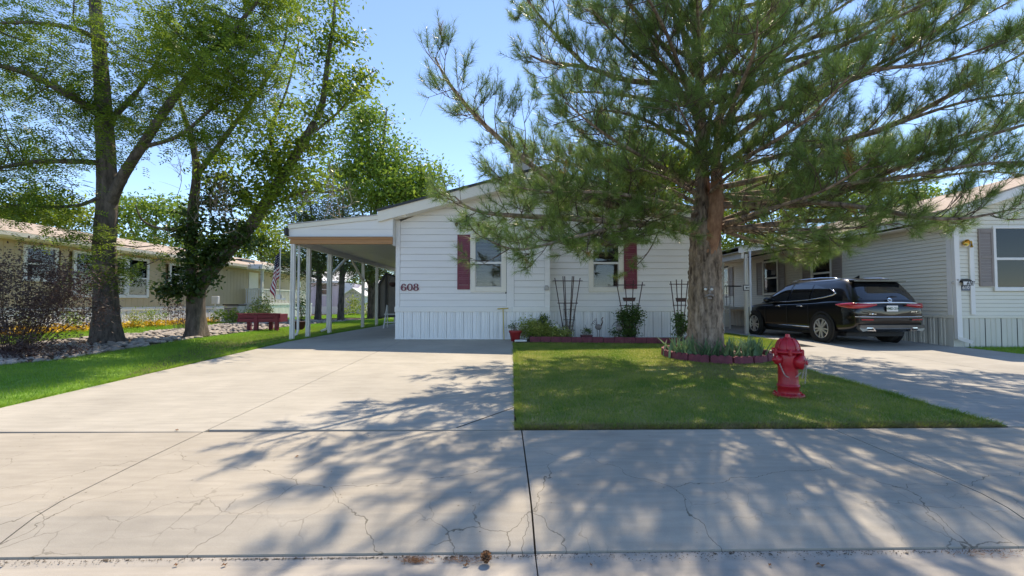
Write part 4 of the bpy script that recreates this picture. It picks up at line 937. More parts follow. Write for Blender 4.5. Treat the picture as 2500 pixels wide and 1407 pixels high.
# porch on the tan house
pc = thing('white_porch', 'white railed porch with a cream door on the tan house', 'porch', (-17, 33, 0.31))
obj('porch_roof', MB().cbox(-17.55, -16.3, 29.6, 38.4, TEV - 0.02, TEV + 0.3, 0.02), TANW, pc)
obj('deck', MB().box(-17.58, -16.45, 29.9, 37.5, 1.32, 1.44), TANW, pc)
for y in (30.1, 35.2): obj('post', MB().box(-16.62, -16.48, y - 0.07, y + 0.07, 0.31, TEV - 0.02), TANW, pc)
for i in range(9): 
    x = -17.5 + i * 0.125; obj('baluster', MB().box(x - 0.025, x + 0.025, 29.97, 30.02, 1.45, 2.34), TANW, pc)
for i in range(34):
    y = 30.35 + i * 0.2; obj('baluster', MB().box(-16.57, -16.52, y - 0.03, y + 0.03, 1.45, 2.34), TANW, pc)
obj('rail', MB().box(-17.55, -16.5, 29.95, 30.04, 2.34, 2.40), TANW, pc); obj('rail', MB().box(-16.59, -16.5, 30.05, 37.3, 2.34, 2.40), TANW, pc)
skirting(30.0, 37.5, -16.5, 0.3, 1.3, pc, SKIRT, 0.5, 'y', 1)
obj('skirt_front', MB().box(-17.5, -16.52, 29.95, 30.0, 0.3, 1.3), SKIRT, pc)
dr = obj('door', MB().cbox(TX - 0.02, TX + 0.05, 30.35, 31.45, 1.46, 3.52, 0.01), CREAM, pc)
obj('door_knob', MB().ball((TX + 0.09, 31.3, 2.42), 0.05), ALU, dr)
obj('wall_lamp', MB().cbox(TX + 0.03, TX + 0.2, 31.75, 31.95, 2.75, 3.1, 0.03), BLACKM, pc)
obj('meter_box', MB().cbox(TX, TX + 0.14, 37.0, 37.6, 2.7, 3.2, 0.02), TANW, pc)
ac = thing('air_conditioner', 'grey air conditioner unit beside the tan house skirting', 'air conditioner', (-16.4, 27, 0.31))
obj('case', MB().cbox(-16.85, -16.0, 26.6, 27.4, 0.4, 1.3, 0.04), ALU, ac)
for i in range(7): obj('grille_slat', MB().box(-16.75, -16.1, 26.575, 26.597, 0.55 + i * 0.09, 0.59 + i * 0.09), BLACKM, ac)
obj('top_cap', MB().cbox(-16.9, -15.95, 26.55, 27.45, 1.305, 1.38, 0.03), BLACKM, ac)
ub = P(525, 733, 25.9); 
obj('utility_box', MB().cbox(ub.x - 0.18, ub.x + 0.18, 25.85, 26.05, ub.z - 0.22, ub.z + 0.22, 0.02).box(ub.x - 0.03, ub.x + 0.03, 25.9, 25.96, 0.3, ub.z - 0.22), TANW, label='pale utility box on a pipe against the tan house', cat='utility box')
# ------------------------------------------------------------------ far houses seen through the carport
fh = thing('far_house', 'far lilac white house with pale roof seen through the carport', 'house', (-20, 47, 0.31))
obj('wall', MB().box(-30, -17.6, 47.06, 55, 0.3, 3.6), LILAC, fh)
for i in range(31): obj('siding_panel', MB().box(-29.99 + i * 0.4, -29.61 + i * 0.4, 47.0, 47.05, 1.1, 3.58), LILAC, fh)
obj('skirt', MB().box(-30, -17.6, 46.98, 47.04, 0.3, 1.09), SKIRT, fh)
obj('roof', MB().prism([(-30.5, 46.4, 3.5), (-30.5, 46.4, 3.7), (-30.5, 51, 5.0), (-30.5, 51, 4.8)], (13.4, 0, 0)), TANW, fh)
fw = P(792, 707, 46.9); 
w_ = window(fh, fw.x - 0.75, fw.x + 0.75, fw.z - 0.65, fw.z + 0.65, 46.98, 0.12, sash=TANW, frame=TANW, blinds=False)
fh2 = thing('far_house', 'low white roofed house behind the little gabled shed', 'house', (-12, 52, 0.31))
obj('wall', MB().box(-17.2, -6.5, 52, 58, 0.3, 3.0), LILAC, fh2)
obj('roof', MB().prism([(-17.4, 51.4, 2.9), (-17.4, 51.4, 3.15), (-17.4, 55, 4.2), (-17.4, 55, 4.0)], (11.2, 0, 0)), TANW, fh2)
obj('door', MB().cbox(-11.6, -10.7, 51.93, 51.99, 0.5, 2.5, 0.01), CREAM, fh2)
sh = thing('garden_shed', 'small lilac gabled shed in the back yard beyond the carport', 'shed', (-14.6, 43, 0.31))
sa, sb = XX(838, 43), XX(886, 43); sm = (sa + sb) / 2; zs = ZZ(722, 43); zp = ZZ(706, 43)
obj('wall', MB().prism([(sa, 43, 0.3), (sb, 43, 0.3), (sb, 43, zs), (sm, 43, zp), (sa, 43, zs)], (0, 2.5, 0)), LILAC, sh)
for s, x in ((1, sa), (-1, sb)):
    obj('roof', MB().prism([(x - s * 0.15, 42.8, zs - 0.08), (sm, 42.8, zp + 0.02), (sm, 42.8, zp + 0.12), (x - s * 0.15, 42.8, zs + 0.02)], (0, 2.9, 0)), TANW, sh)
for i in range(3): obj('gable_vent', MB().box(sm - 0.3 + i * 0.22, sm - 0.16 + i * 0.22, 42.97, 42.995, zp - 0.45, zp - 0.3), ALU, sh)
obj('door', MB().box(sm - 0.5, sm + 0.5, 42.96, 42.99, 0.32, 2.0), LILAC, sh)
# grey screened shelter and white step stool at the back of the carport
MESHG = M('grey_shade_cloth', (0.22, 0.20, 0.185), 0.8, 0.12, 4)
gs = thing('shade_screen', 'grey cloth screen in a black frame at the back of the carport', 'screen', (-6.9, 23.5, 0.37))
pa, pb, pc_, pd = P(924, 776, 23.5), P(925, 696, 23.5), P(943, 668, 23.5), P(968, 676, 23.5)
pe = P(968, 772, 23.5)
obj('cloth', MB().prism([pa, pe, pd, pc_, pb], (0, 0.03, 0)), MESHG, gs)
fr = [pa, pb, pc_, pd]
for a, b in ((pa, pb), (pb, pc_), (pc_, pd), (P(943, 776, 23.5), pc_), (pa, pe)): obj('frame_bar', MB().beam(a + Vector((0, -0.05, 0)), b + Vector((0, -0.05, 0)), 0.09, 0.09), BLACKM, gs)
bs = P(959, 690, 20)
hb = thing('hanging_basket', 'small brown hanging basket at the corner under the carport', 'basket', (bs.x, 20, bs.z - 0.2))
obj('basket', MB().lathe([(0.05, -0.2), (0.16, -0.12), (0.2, 0), (0.19, 0)], bs, 14), TRELLIS, hb, smooth=True)
obj('hanger', MB().tube([bs + Vector((-.18, 0, 0)), bs + Vector((0, 0, .5)), bs + Vector((.18, 0, 0))], 0.012, 5), BLACKM, hb)
ss = thing('step_stool', 'white folding step stool under the carport against the house', 'step stool', (-5.0, 19.5, 0.37))
s0 = P(955, 770, 19.5); sx = s0.x
for dx in (-0.28, 0.28):
    obj('leg', MB().beam((sx + dx, 19.35, 0.37), (sx + dx * 0.7, 19.6, 1.35), 0.05, 0.04), TANW, ss); obj('leg', MB().beam((sx + dx, 19.95, 0.37), (sx + dx * 0.7, 19.65, 1.3), 0.05, 0.04), TANW, ss)
for zz in (0.6, 0.95): obj('tread', MB().box(sx - 0.26, sx + 0.26, 19.33, 19.6, zz, zz + 0.04), TANW, ss)

# ------------------------------------------------------------------ fire hydrant
hp = G(1925, 968); hx, hy, hz = hp
hyd = thing('fire_hydrant', 'red fire hydrant with small chains standing on the lawn', 'fire hydrant', hp)
def H(r, h): return (r, h)
K = 0.845 / 0.80; KR = 1.14
prof = [(.0, .0), (.165, .0), (.172, .012), (.168, .032), (.15, .04), (.118, .045), (.115, .06), (.115, .125), (.122, .13), (.122, .15), (.112, .158), (.108, .17), (.106, .36), (.112, .40), (.118, .44), (.116, .52), (.11, .555), (.0, .556)]
obj('barrel', MB().lathe([(r * KR, h * K) for r, h in prof], hp, 36), RED_H, hyd, smooth=True)
prof = [(.0, .557), (.15, .558), (.165, .566), (.165, .585), (.15, .594), (.124, .60), (.126, .625), (.118, .665), (.098, .71), (.066, .742), (.04, .752), (.036, .76), (.0, .761)]
obj('bonnet', MB().lathe([(r * KR, h * K) for r, h in prof], hp, 36), RED_H, hyd, smooth=True)
for j in range(8):
    t = j * 0.7854 + 0.2
    obj('bonnet_rib', MB().tube([(hx + KR * r * math.cos(t), hy + KR * r * math.sin(t), hz + K * h) for r, h in ((.126, .60), (.128, .625), (.12, .665), (.10, .711), (.066, .744))], 0.009, 6), RED_H, hyd, smooth=True)
obj('operating_nut', MB().lathe([(.0, .76 * K), (.032 * K, .76 * K), (.026 * K, .80 * K), (.0, .80 * K)], hp, 5), RED_H, hyd)
for j in range(6):
    t = j * 1.0472 + 0.15; cx, cy = hx + .158 * KR * math.cos(t), hy + .158 * KR * math.sin(t)
    obj('flange_bolt', MB().lathe([(.018, .535 * K), (.024, .545 * K), (.024, .60 * K), (.012, .615 * K)], (cx, cy, hz), 6), RED_H, hyd)
for j in range(8):
    t = j * 0.7854; obj('base_bolt', MB().lathe([(.016, .03 * K), (.016, .055 * K), (.006, .06 * K)], (hx + .145 * KR * math.cos(t), hy + .145 * KR * math.sin(t), hz), 6), RED_H, hyd)
def nozzle(ang, r, ln, zc):
    d = Vector((math.cos(ang), math.sin(ang), 0)); c = Vector((hx, hy, hz + zc * K))
    a = [(r * .92, .06), (r * .92, .125), (r * 1.0, .13), (r * 1.0, .13 + ln * .55), (r * .93, .13 + ln * .8), (r * .6, .13 + ln), (r * .34, .13 + ln), (r * .32, .16 + ln), (r * .2, .165 + ln), (.0, .165 + ln)]
    obj('nozzle_cap', MB().lathe(a, c, 26, d), RED_H, hyd, smooth=True)
    return c + d * (0.15 + ln)
e1 = nozzle(R(187), .068, .06, .475); e2 = nozzle(R(-52), .10, .08, .455); e3 = nozzle(R(15), .068, .05, .475)
def chain(a, b, sag, n):
    m = MB(); pts = []
    for i in range(n + 1):
        t = i / n; p = Vector(a).lerp(Vector(b), t); p.z -= sag * 4 * t * (1 - t); pts.append(p)
    for i in range(n):
        d = (pts[i + 1] - pts[i]); u = d.orthogonal().normalized() if i % 2 else d.cross(d.orthogonal()).normalized()
        c = (pts[i] + pts[i + 1]) / 2; q = d.normalized(); L = d.length * 0.68
        m.tube([c + q * L * math.cos(t * 0.7854) + u * 0.008 * math.sin(t * 0.7854) for t in range(9)], 0.0028, 5, cap=False)
    return m
ca = Vector((hx - .13, hy - .05, hz + .47 * K)); cm = Vector((hx + .03, hy - .135, hz + .33)); cbk = e2 + Vector((-.02, -.02, .05))
obj('chain', chain(e1 + Vector((.03, -.03, .05)), (hx - .10, hy - .10, hz + .30), .02, 14), CHAIN, hyd, smooth=True)
obj('chain', chain((hx - .10, hy - .10, hz + .30), (hx + .10, hy - .12, hz + .34), .05, 20), CHAIN, hyd, smooth=True)
obj('chain', chain(cbk, (hx + .10, hy - .14, hz + .26), .01, 18), CHAIN, hyd, smooth=True)
obj('chain', chain(cbk + Vector((.02, .0, .02)), (hx + .12, hy - .17, hz + .20), -.02, 22), CHAIN, hyd, smooth=True)

# ------------------------------------------------------------------ raised red planter, flag
pp = Vector((-10.3, 17.9, gz(17)))
pt = thing('planter_box', 'raised dark red wooden planter box on four legs under the trees', 'planter', pp)
a, b = P(580, 769, 17.6), P(683, 769, 17.6); zt, zm = P(630, 767, 17.6).z, P(630, 787, 17.6).z
for i in range(2): obj('plank', MB().cbox(a.x + .02 * i, b.x - .02 * i, 17.58, 17.62, zm + i * (zt - zm) / 2 + .005, zm + (i + 1) * (zt - zm) / 2 - .01, .008), PLANTER, pt)
obj('plank', MB().cbox(a.x, b.x, 18.2, 18.24, zm, zt, .008), PLANTER, pt)
for x in (a.x + .02, b.x - .02): obj('end_plank', MB().cbox(x - .02, x + .02, 17.63, 18.19, zm, zt, .008), PLANTER, pt)
obj('rim', MB().cbox(a.x - .03, b.x + .03, 17.55, 17.64, zt, zt + .03, .006), PLANTER, pt)
obj('soil', MB().box(a.x + .03, b.x - .03, 17.64, 18.18, zt - .2, zt - .03), SOIL, pt)
for x in (a.x + .14, a.x + .72, b.x - .62, b.x - .12):
    yy = 17.56 if x in (a.x + .72, b.x - .12) else 18.1
    obj('leg', MB().cbox(x - .07, x + .07, yy, yy + .12, gz(17), zt - .04, .01), PLANTER, pt)
pot2 = P(694, 795, 17.0)
obj('flower_pot', MB().lathe([(.12, 0), (.2, .1), (.24, .32), (.26, .34), (.22, .34)], (pot2.x, 18.2, gz(18)), 20), M('clay_dark', (.06, .02, .018), .6), smooth=True, label='dark round flower pot beside the red planter box', cat='flower pot')
fx, fz0, fz1 = P(681, 730, 12.95).x, ZZ(730, 12.95), ZZ(606, 12.95)
fl = thing('flag', 'red white and blue striped flag hanging on a bracket from the carport post', 'flag', (fx, 12.95, fz0))
obj('bracket', MB().beam((fx - .03, 12.95, fz0), (-6.45, 12.97, fz0), .03, .04).box(fx - .05, fx + .05, 12.91, 12.99, fz0 - .01, fz0 + .12), POSTW, fl)
obj('pole', MB().tube([(fx + .02, 12.95, fz0), (fx + .02, 12.95, fz1 + .03)], .014, 8), POSTW, fl, smooth=True)
FR, FW, FB = M('flag_red', (.30, .012, .035), .8, .1, 8), M('flag_white', (.72, .70, .68), .8, .05, 8), M('flag_blue', (.008, .012, .04), .8, .1, 8)
# limp flag: the hoist runs down the pole, the fly hangs in folds beside it
HH = fz1 - fz0 - .12; nu_, nv = 26, 13
def flag_pt(u, v):            # u along the fly, v down the hoist
    z = fz1 - v * HH * 0.62 - u * HH * 0.48 - 0.02
    x = fx - 0.01 - 0.22 * (math.sin(u * 3.0) * (0.4 + 0.6 * v) ) * (0.55 + 0.45 * v) + 0.03 * math.sin(u * 11)
    y = 12.93 + 0.05 * math.sin(u * 14 + v * 2) - 0.05 * u
    return (x, y, z)
for i in range(13):
    for blue in (0, 1):
        u0, u1 = (0.0, 0.40) if blue else (0.40 if i < 7 else 0.0, 1.0)
        if blue and i >= 7: continue
        m = MB(); n = 14
        for j in range(n + 1):
            u = u0 + (u1 - u0) * j / n; m.v += [flag_pt(u, i / 13), flag_pt(u, (i + 1) / 13)]
        m.f = [(2 * j, 2 * j + 1, 2 * j + 3, 2 * j + 2) for j in range(n)]
        obj('canton' if blue else 'stripe', m, FB if blue else (FR if i % 2 == 0 else FW), fl, smooth=True, fix=False)
stm = MB()
for r in range(5):
    for c in range(6):
        p = flag_pt(.04 + c * .062 + (.03 if r % 2 else 0), .06 + r * .1)
        pts = [(p[0] + (.014 if k % 2 == 0 else .006) * math.sin(k * .6283), p[1] - .012, p[2] + (.014 if k % 2 == 0 else .006) * math.cos(k * .6283)) for k in range(10)]
        stm.add(pts, [tuple(range(10))])
o = obj('star', stm, FW, fl, fix=False); o['kind'] = 'stuff'

# ------------------------------------------------------------------ garden bed along the front of the house
bed = tag(thing('garden_bed', None, None, (3.5, 13.3, gz(13))), kind='structure')
BY = 12.80
m = MB(); m.v = [(0.06, 12.42, gz(12.4) + .012), (5.75, 12.78, gz(12.8) + .03), (5.75, 14.12, ZG + .03), (XM + .02, 14.12, ZG + .03), (XM + .02, 13.62, ZG + .02), (0.06, 13.62, ZG + .01)]; m.f = [(0, 1, 2, 3, 4, 5)]
obj('bed_soil', m, SOIL, bed)
edge = thing('brick_edging', 'row of maroon painted edging bricks along the house flower bed', 'edging', (3.2, BY, gz(BY)))
e0, e1_ = G(1292, 831), G(1655, 836)
e0 = Vector((e0.x, 12.62, 0)); e1_ = Vector((XX(1655, 12.3), 12.25, 0)); n = 14
for i in range(n):
    p = e0.lerp(e1_, i / n); q = e0.lerp(e1_, (i + .965) / n); zz = gz(p.y)
    p.z = q.z = zz + .075 + random.uniform(-.006, .006)
    obj('brick', MB().beam(p, q, .11, .17 + random.uniform(-.01, .01)), BRICK_R, edge, loc=(p.x, p.y, zz))
# scalloped ring round the pine
PXc, PYc = 4.34, 10.26
ringt = thing('tree_ring', 'ring of maroon scalloped edging blocks around the pine', 'edging', (PXc, PYc, gz(PYc)))
ra_, rb_ = 1.08, 1.02; rc = Vector((4.42, 9.95, 0))
def scallop():
    m = MB(); n = 12; w = .40; top = []
    for i in range(n + 1):
        t = i / n; x = (t - .5) * w; z = .13 + .028 * abs(math.sin(t * math.pi * 3)); top.append((x, z))
    for yy in (-.045, .045): m.v += [(x, yy + .1 * (x / w) ** 2 * 1.2, -.03) for x, z in top] + [(x * .97, yy * .7 + .1 * (x / w) ** 2 * 1.2, z) for x, z in top]
    k = n + 1
    for i in range(n):
        m.f += [(i, i + 1, k + i + 1, k + i), (2 * k + i, 3 * k + i, 3 * k + i + 1, 2 * k + i + 1), (k + i, k + i + 1, 3 * k + i + 1, 3 * k + i)]
    m.f += [(0, k, 3 * k, 2 * k), (n, 2 * k + n, 3 * k + n, k + n)]
    return m
proto = None
for j in range(16):
    t = 6.28318 * j / 16 + .1; x, y = rc.x + ra_ * math.cos(t), rc.y + rb_ * math.sin(t)
    if proto is None:
        m = scallop(); proto = obj('block', m, BRICK_R, ringt, loc=(0, 0, 0)); o = proto
    else:
        o = proto.copy(); COL.objects.link(o); o.parent = ringt
    o.location = Vector((x, y, gz(y) + random.uniform(-.012, .008))) - origin(ringt); o.rotation_euler = (0, 0, t + R(90) + random.uniform(-.05, .05))
m = MB(); m.v = [(rc.x + (ra_ - .03) * math.cos(6.28318 * i / 24), rc.y + (rb_ - .03) * math.sin(6.28318 * i / 24), gz(rc.y) + .05 + .0288 * rb_ * math.sin(6.28318 * i / 24)) for i in range(24)]; m.f = [tuple(range(24))]
obj('soil', m, SOIL, ringt)
# trellises
def trellis(px, Y, py_top, spread, label, extra=False):
    c = P(px, 828, Y); zt = ZZ(py_top, Y); zb = ZG
    t = thing('trellis', label, 'trellis', (c.x, Y, zb), 'fan trellises in the flower bed')
    s = spread * Y / F
    xs = (-1, -.36, -.22, .38, .5, 1) if extra else (-1, -.34, .3, 1)
    for a in xs: obj('rod', MB().tube([(c.x + a * s, Y, zt + (.1 if abs(a) < .6 else .05)), (c.x + a * s * .22, Y, zb)], .014, 6), TRELLIS, t)
    for fz, w in ((.0, 1.18), (.37, .80), (.75, .46)):
        zz = zt - (zt - zb) * fz - .04
        obj('crossbar', MB().tube([(c.x - s * w, Y - .02, zz), (c.x + s * w, Y - .02, zz)], .013, 6), TRELLIS, t)
    return c
trellis(1386, 13.55, 683, 31, 'wide six rod dark fan trellis between the two windows', True)
c2 = trellis(1538, 13.6, 693, 32, 'fan trellis in front of the shuttered right window, leafy vine at its foot')
c3 = trellis(1660, 13.5, 691, 21, 'fan trellis half hidden behind the pine trunk')
for px, py, w, lab in ((1536, 731, 15, 'small brown planter tray hung on the trellis beneath the right window'), (1663, 732, 12, 'small brown planter tray on the trellis beside the pine trunk')):
    p = P(px, py, 13.45); w = w * 13.45 / F
    obj('planter_tray', MB().prism([(p.x - w, 13.38, p.z + .05), (p.x - w * .8, 13.38, p.z - .06), (p.x + w * .8, 13.38, p.z - .06), (p.x + w, 13.38, p.z + .05)], (0, .14, 0)), TRELLIS, label=lab, cat='planter tray')
wc = P(1388, 828, 13.4)
cage = thing('wire_cage', 'thin wire plant cage in front of the wide trellis', 'plant cage', (wc.x, 13.3, ZG))
for dx in (-.17, .17):
    for dy in (-.12, .12): obj('wire', MB().tube([(wc.x + dx, 13.3 + dy, ZG), (wc.x + dx * .8, 13.3 + dy, ZZ(741, 13.3))], .005, 5), BLACKM, cage)
for zz in (.3, .6, .9): obj('hoop', MB().tube([(wc.x + .165 * (1, 1, -1, -1, 1)[i], 13.3 + .12 * (1, -1, -1, 1, 1)[i], ZG + zz) for i in range(5)], .005, 5), BLACKM, cage)
# ornaments, pots, key
def bird(px, py_t, py_b, Y, lab):
    c = P(px, py_b, Y); zt = ZZ(py_t, Y); h = zt - ZG
    t = thing('bird_ornament', lab, 'garden ornament', (c.x, Y, ZG), 'wire bird ornaments')
    IR = TRELLIS
    for dx in (-.04, .04): obj('leg', MB().tube([(c.x + dx * 1.3, Y, ZG), (c.x + dx * .6, Y, ZG + h * .3), (c.x + dx, Y, ZG + h * .48)], .007, 6), IR, t)
    obj('body', MB().ball((c.x, Y, ZG + h * .58), (.10, .05, .085), 12, 8), M('ornament_grey', (.20, .18, .17), .5, .3, 12), t, smooth=True)
    obj('neck', MB().tube([(c.x + .07, Y, ZG + h * .6), (c.x + .12, Y, ZG + h * .78), (c.x + .10, Y, ZG + h * .93), (c.x + .14, Y, ZG + h)], [.02, .015, .012, .014], 6), IR, t, smooth=True)
    for k in range(4):
        a = -.05 - .035 * k
        obj('tail_wire', MB().tube([(c.x - .04, Y, ZG + h * .62), (c.x + a, Y, ZG + h * (.95 - .07 * k)), (c.x + a - .045, Y, ZG + h * (.93 - .07 * k)), (c.x + a - .05, Y, ZG + h * (.85 - .07 * k))], .006, 5), IR, t)
bird(1461, 775, 826, 13.25, 'rusty wire bird ornament standing alone by the square pot')
bird(1512, 780, 826, 13.3, 'rusty wire bird ornament beside the leafy vine')
sq = P(1432, 826, 13.1)
sp_ = thing('square_pot', 'low square dark red pot with a green plant in the bed', 'pot', (sq.x, 13.1, gz(13)))
obj('pot', MB().prism([(sq.x - .13, 13.0, ZG), (sq.x + .13, 13.0, ZG), (sq.x + .165, 13.0, ZG + .17), (sq.x - .165, 13.0, ZG + .17)], (0, .26, 0)), M('pot_red_dark', (.10, .012, .016), .45, .1, 8), sp_)
rp_ = P(1258, 828, 12.95)
rpot = thing('red_pot', 'round bright red flower pot at the driveway corner of the bed', 'pot', (rp_.x, 12.95, gz(12.95)))
obj('pot', MB().lathe([(.12, 0), (.16, .22), (.185, .25), (.185, .30), (.16, .30)], (rp_.x, 12.95, gz(12.95)), 22), M('pot_red', (.33, .02, .02), .4, .12, 8), rpot, smooth=True)
def lattice(px0, px1, py0, py1, Y, lab):
    a, b = P(px0, py1, Y), P(px1, py0, Y); t = thing('lattice_fence', lab, 'lattice', (a.x, Y, a.z), 'white lattice pieces in the bed')
    w, h = b.x - a.x, b.z - a.z; s = .1; k = 0; u = -h
    while u < w:
        for sg in (0, 1):
            x0, x1 = max(u, 0), min(u + h, w)
            if x1 - x0 > .03:
                z0, z1 = x0 - u, x1 - u
                if sg: z0, z1 = h - z0, h - z1
                obj('lattice_slat', MB().beam((a.x + x0, Y + .012 * sg, a.z + z0), (a.x + x1, Y + .012 * sg, a.z + z1), .034, .010, (0, 1, 0)), WHITE, t)
        u += s
lattice(1243, 1290, 794, 818, 13.1, 'white lattice piece behind the red pot')
lattice(1338, 1366, 794, 808, 13.3, 'short white lattice piece right of the yellow green shrub')
tk = P(1228, 828, 13.5)
key = thing('water_key', 'yellow T handled water key leaning on the skirting', 'tool', (tk.x, 13.5, ZG))
YEL = M('tool_yellow', (.50, .36, .03), .5, .15, 9)
obj('shaft', MB().tube([(tk.x + .03, 13.45, ZG), (tk.x, 13.55, ZZ(754, 13.55))], .013, 8), YEL, key); obj('handle', MB().tube([(tk.x - .17, 13.55, ZZ(754.5, 13.55)), (tk.x + .16, 13.55, ZZ(753, 13.55))], .014, 8), YEL, key)
sl = G(1271, 834); obj('paving_stone', MB().cbox(sl.x - .17, sl.x + .17, sl.y - .1, sl.y + .1, gz(sl.y), gz(sl.y) + .05, .01), TANW, label='small white paving stone beside the red pot', cat='paving stone')
for px, py, h, lab in ((405, 790, .5, 'white funnel path light among the marigolds left of the leaning tree'), (118, 812, .5, 'white funnel path light among the marigolds at far left')):
    g = P(px, py, 20.5 if px > 200 else 16.5); t = thing('path_light', lab, 'path light', (g.x, g.y, .31))
    obj('stake', MB().tube([(g.x, g.y, .31), (g.x, g.y, .85)], .015, 6), ALU, t); obj('shade', MB().lathe([(.03, .85), (.14, 1.0), (.15, 1.02), (.02, 1.03)], (g.x, g.y, 0.0), 16), TANW, t, smooth=True)
# the carved face on the pine trunk
fc = P(1731, 716, PYc - .36); FY = PYc - .37
face = thing('trunk_ornament', 'white eyed grey face ornament fixed to the pine trunk', 'ornament', (fc.x, FY, fc.z - .12))
GREYF = M('face_resin', (.26, .22, .20), .7, .25, 14, bump=.3)
for s in (-1, 1):
    e = Vector((fc.x + s * .075 - .01, FY + (.025 if s > 0 else -.01), fc.z + .085))
    obj('eye', MB().ball(e, (.034, .03, .03), 14, 10), M('eye_white', (.8, .8, .78), .3, .02), face, smooth=True); obj('pupil', MB().ball(e + Vector((0, -.026, 0)), (.009, .006, .009), 8, 6), BLACKM, face, smooth=True)
    obj('brow', MB().tube([e + Vector((-.05, .0, .035)), e + Vector((0, -.02, .055)), e + Vector((.05, .0, .035))], [.01, .018, .01], 8), GREYF, face, smooth=True)
obj('nose', MB().ball((fc.x - .005, FY - .03, fc.z + .03), (.03, .04, .055), 12, 8), GREYF, face, smooth=True)
for s in (-1, 1): obj('moustache', MB().tube([(fc.x - .005, FY - .035, fc.z - .035), (fc.x + s * .06, FY - .03, fc.z - .05), (fc.x + s * .11, FY + .0, fc.z - .095)], [.025, .028, .008], 8), GREYF, face, smooth=True)
obj('mouth', MB().ball((fc.x, FY - .01, fc.z - .11), (.06, .03, .03), 12, 8), GREYF, face, smooth=True)
# ------------------------------------------------------------------ vegetation helpers
def unit(a): return a / (np.linalg.norm(a, axis=-1, keepdims=True) + 1e-9)
def tubes(C, Rd, n=5):
    "many tubes at once: C (B,P,3) centre lines, Rd (B,P) radii -> verts, quads"
    B, Pn, _ = C.shape
    T = np.empty_like(C); T[:, 1:-1] = C[:, 2:] - C[:, :-2]; T[:, 0] = C[:, 1] - C[:, 0]; T[:, -1] = C[:, -1] - C[:, -2]; T = unit(T)
    ref = np.where(np.abs(T[..., 2:3]) > 0.9, np.array([1.0, 0, 0]), np.array([0, 0, 1.0]))
    U = unit(np.cross(T, ref)); W = np.cross(T, U)
    a = np.arange(n) * 2 * np.pi / n
    V = C[:, :, None] + (U[:, :, None] * np.cos(a)[:, None] + W[:, :, None] * np.sin(a)[:, None]) * Rd[:, :, None, None]
    i = np.arange(B * Pn * n).reshape(B, Pn, n); j = np.roll(i, -1, 2)
    Q = np.stack([i[:, :-1], j[:, :-1], j[:, 1:], i[:, 1:]], -1).reshape(-1, 4)
    return V.reshape(-1, 3), Q
def join(parts):
    V, Fc, o = [], [], 0
    for v, f in parts: V.append(v); Fc.append(f + o); o += len(v)
    return np.concatenate(V), np.concatenate(Fc)
def smooth_line(pts, n):
    p = np.array([tuple(q) for q in pts], float); k = len(p); out = []
    for t in np.linspace(0, k - 1, n):
        i = min(int(t), k - 2); u = t - i; a, b, c, d = p[max(i - 1, 0)], p[i], p[i + 1], p[min(i + 2, k - 1)]
        out.append(0.5 * (2 * b + (c - a) * u + (2 * a - 5 * b + 4 * c - d) * u ** 2 + (3 * b - a - 3 * c + d) * u ** 3))
    return np.array(out)
def barky(line, rad, sides=40, rings=90, ridge=0.10, seed=0, flare=0.0, freq=9):
    "trunk with furrowed bark relief"
    r = np.random.default_rng(seed); L = smooth_line(line, rings); Rr = np.interp(np.linspace(0, 1, rings), np.linspace(0, 1, len(rad)), rad)
    V, Q = tubes(L[None], Rr[None], sides); V = V.reshape(rings, sides, 3)
    a = np.arange(sides) * 2 * np.pi / sides; s = np.linspace(0, 1, rings)[:, None]
    h = np.zeros((rings, sides))
    for k in range(14):
        f = r.integers(3, freq + 6); w = r.uniform(4, 38); ph = r.uniform(0, 6.28, 2)
        h += np.sin(f * a[None] + ph[0] + 2.2 * np.sin(w * s + ph[1])) * np.sin(w * 1.7 * s + ph[1] * 2 + a[None]) / 4
    h += r.normal(0, 0.35, h.shape)
    if flare: h += flare * np.exp(-s * 16) * (1 + 0.5 * np.sin(5 * a[None] + 1)) / ridge
    V = L[:, None] + (V - L[:, None]) * (1 + ridge * h)[..., None]
    return V.reshape(-1, 3), Q
def leaves(C, size, aspect=0.5, seed=0, flat=0.4, jitter=0.3, droop=0.0):
    "diamond leaves, one at each centre"
    r = np.random.default_rng(seed); n = len(C)
    d = unit(r.normal(0, 1, (n, 3)) * np.array([1, 1, 0.6]) + np.array([0, 0, -droop])); nm = unit(r.normal(0, 1, (n, 3)) * (1 - flat) + np.array([0, 0, flat * 1.6]))
    w = unit(np.cross(d, nm)); s = size * r.uniform(1 - jitter, 1 + jitter, n)[:, None]
    up = np.cross(w, d) * s * 0.10
    V = np.stack([C - d * s * .5, C + w * s * aspect * .5 + up, C + d * s * .5, C - w * s * aspect * .5 + up], 1)
    i = np.arange(n)[:, None] * 4
    return V.reshape(-1, 3), np.concatenate([i + np.array([0, 1, 2]), i + np.array([0, 2, 3])])
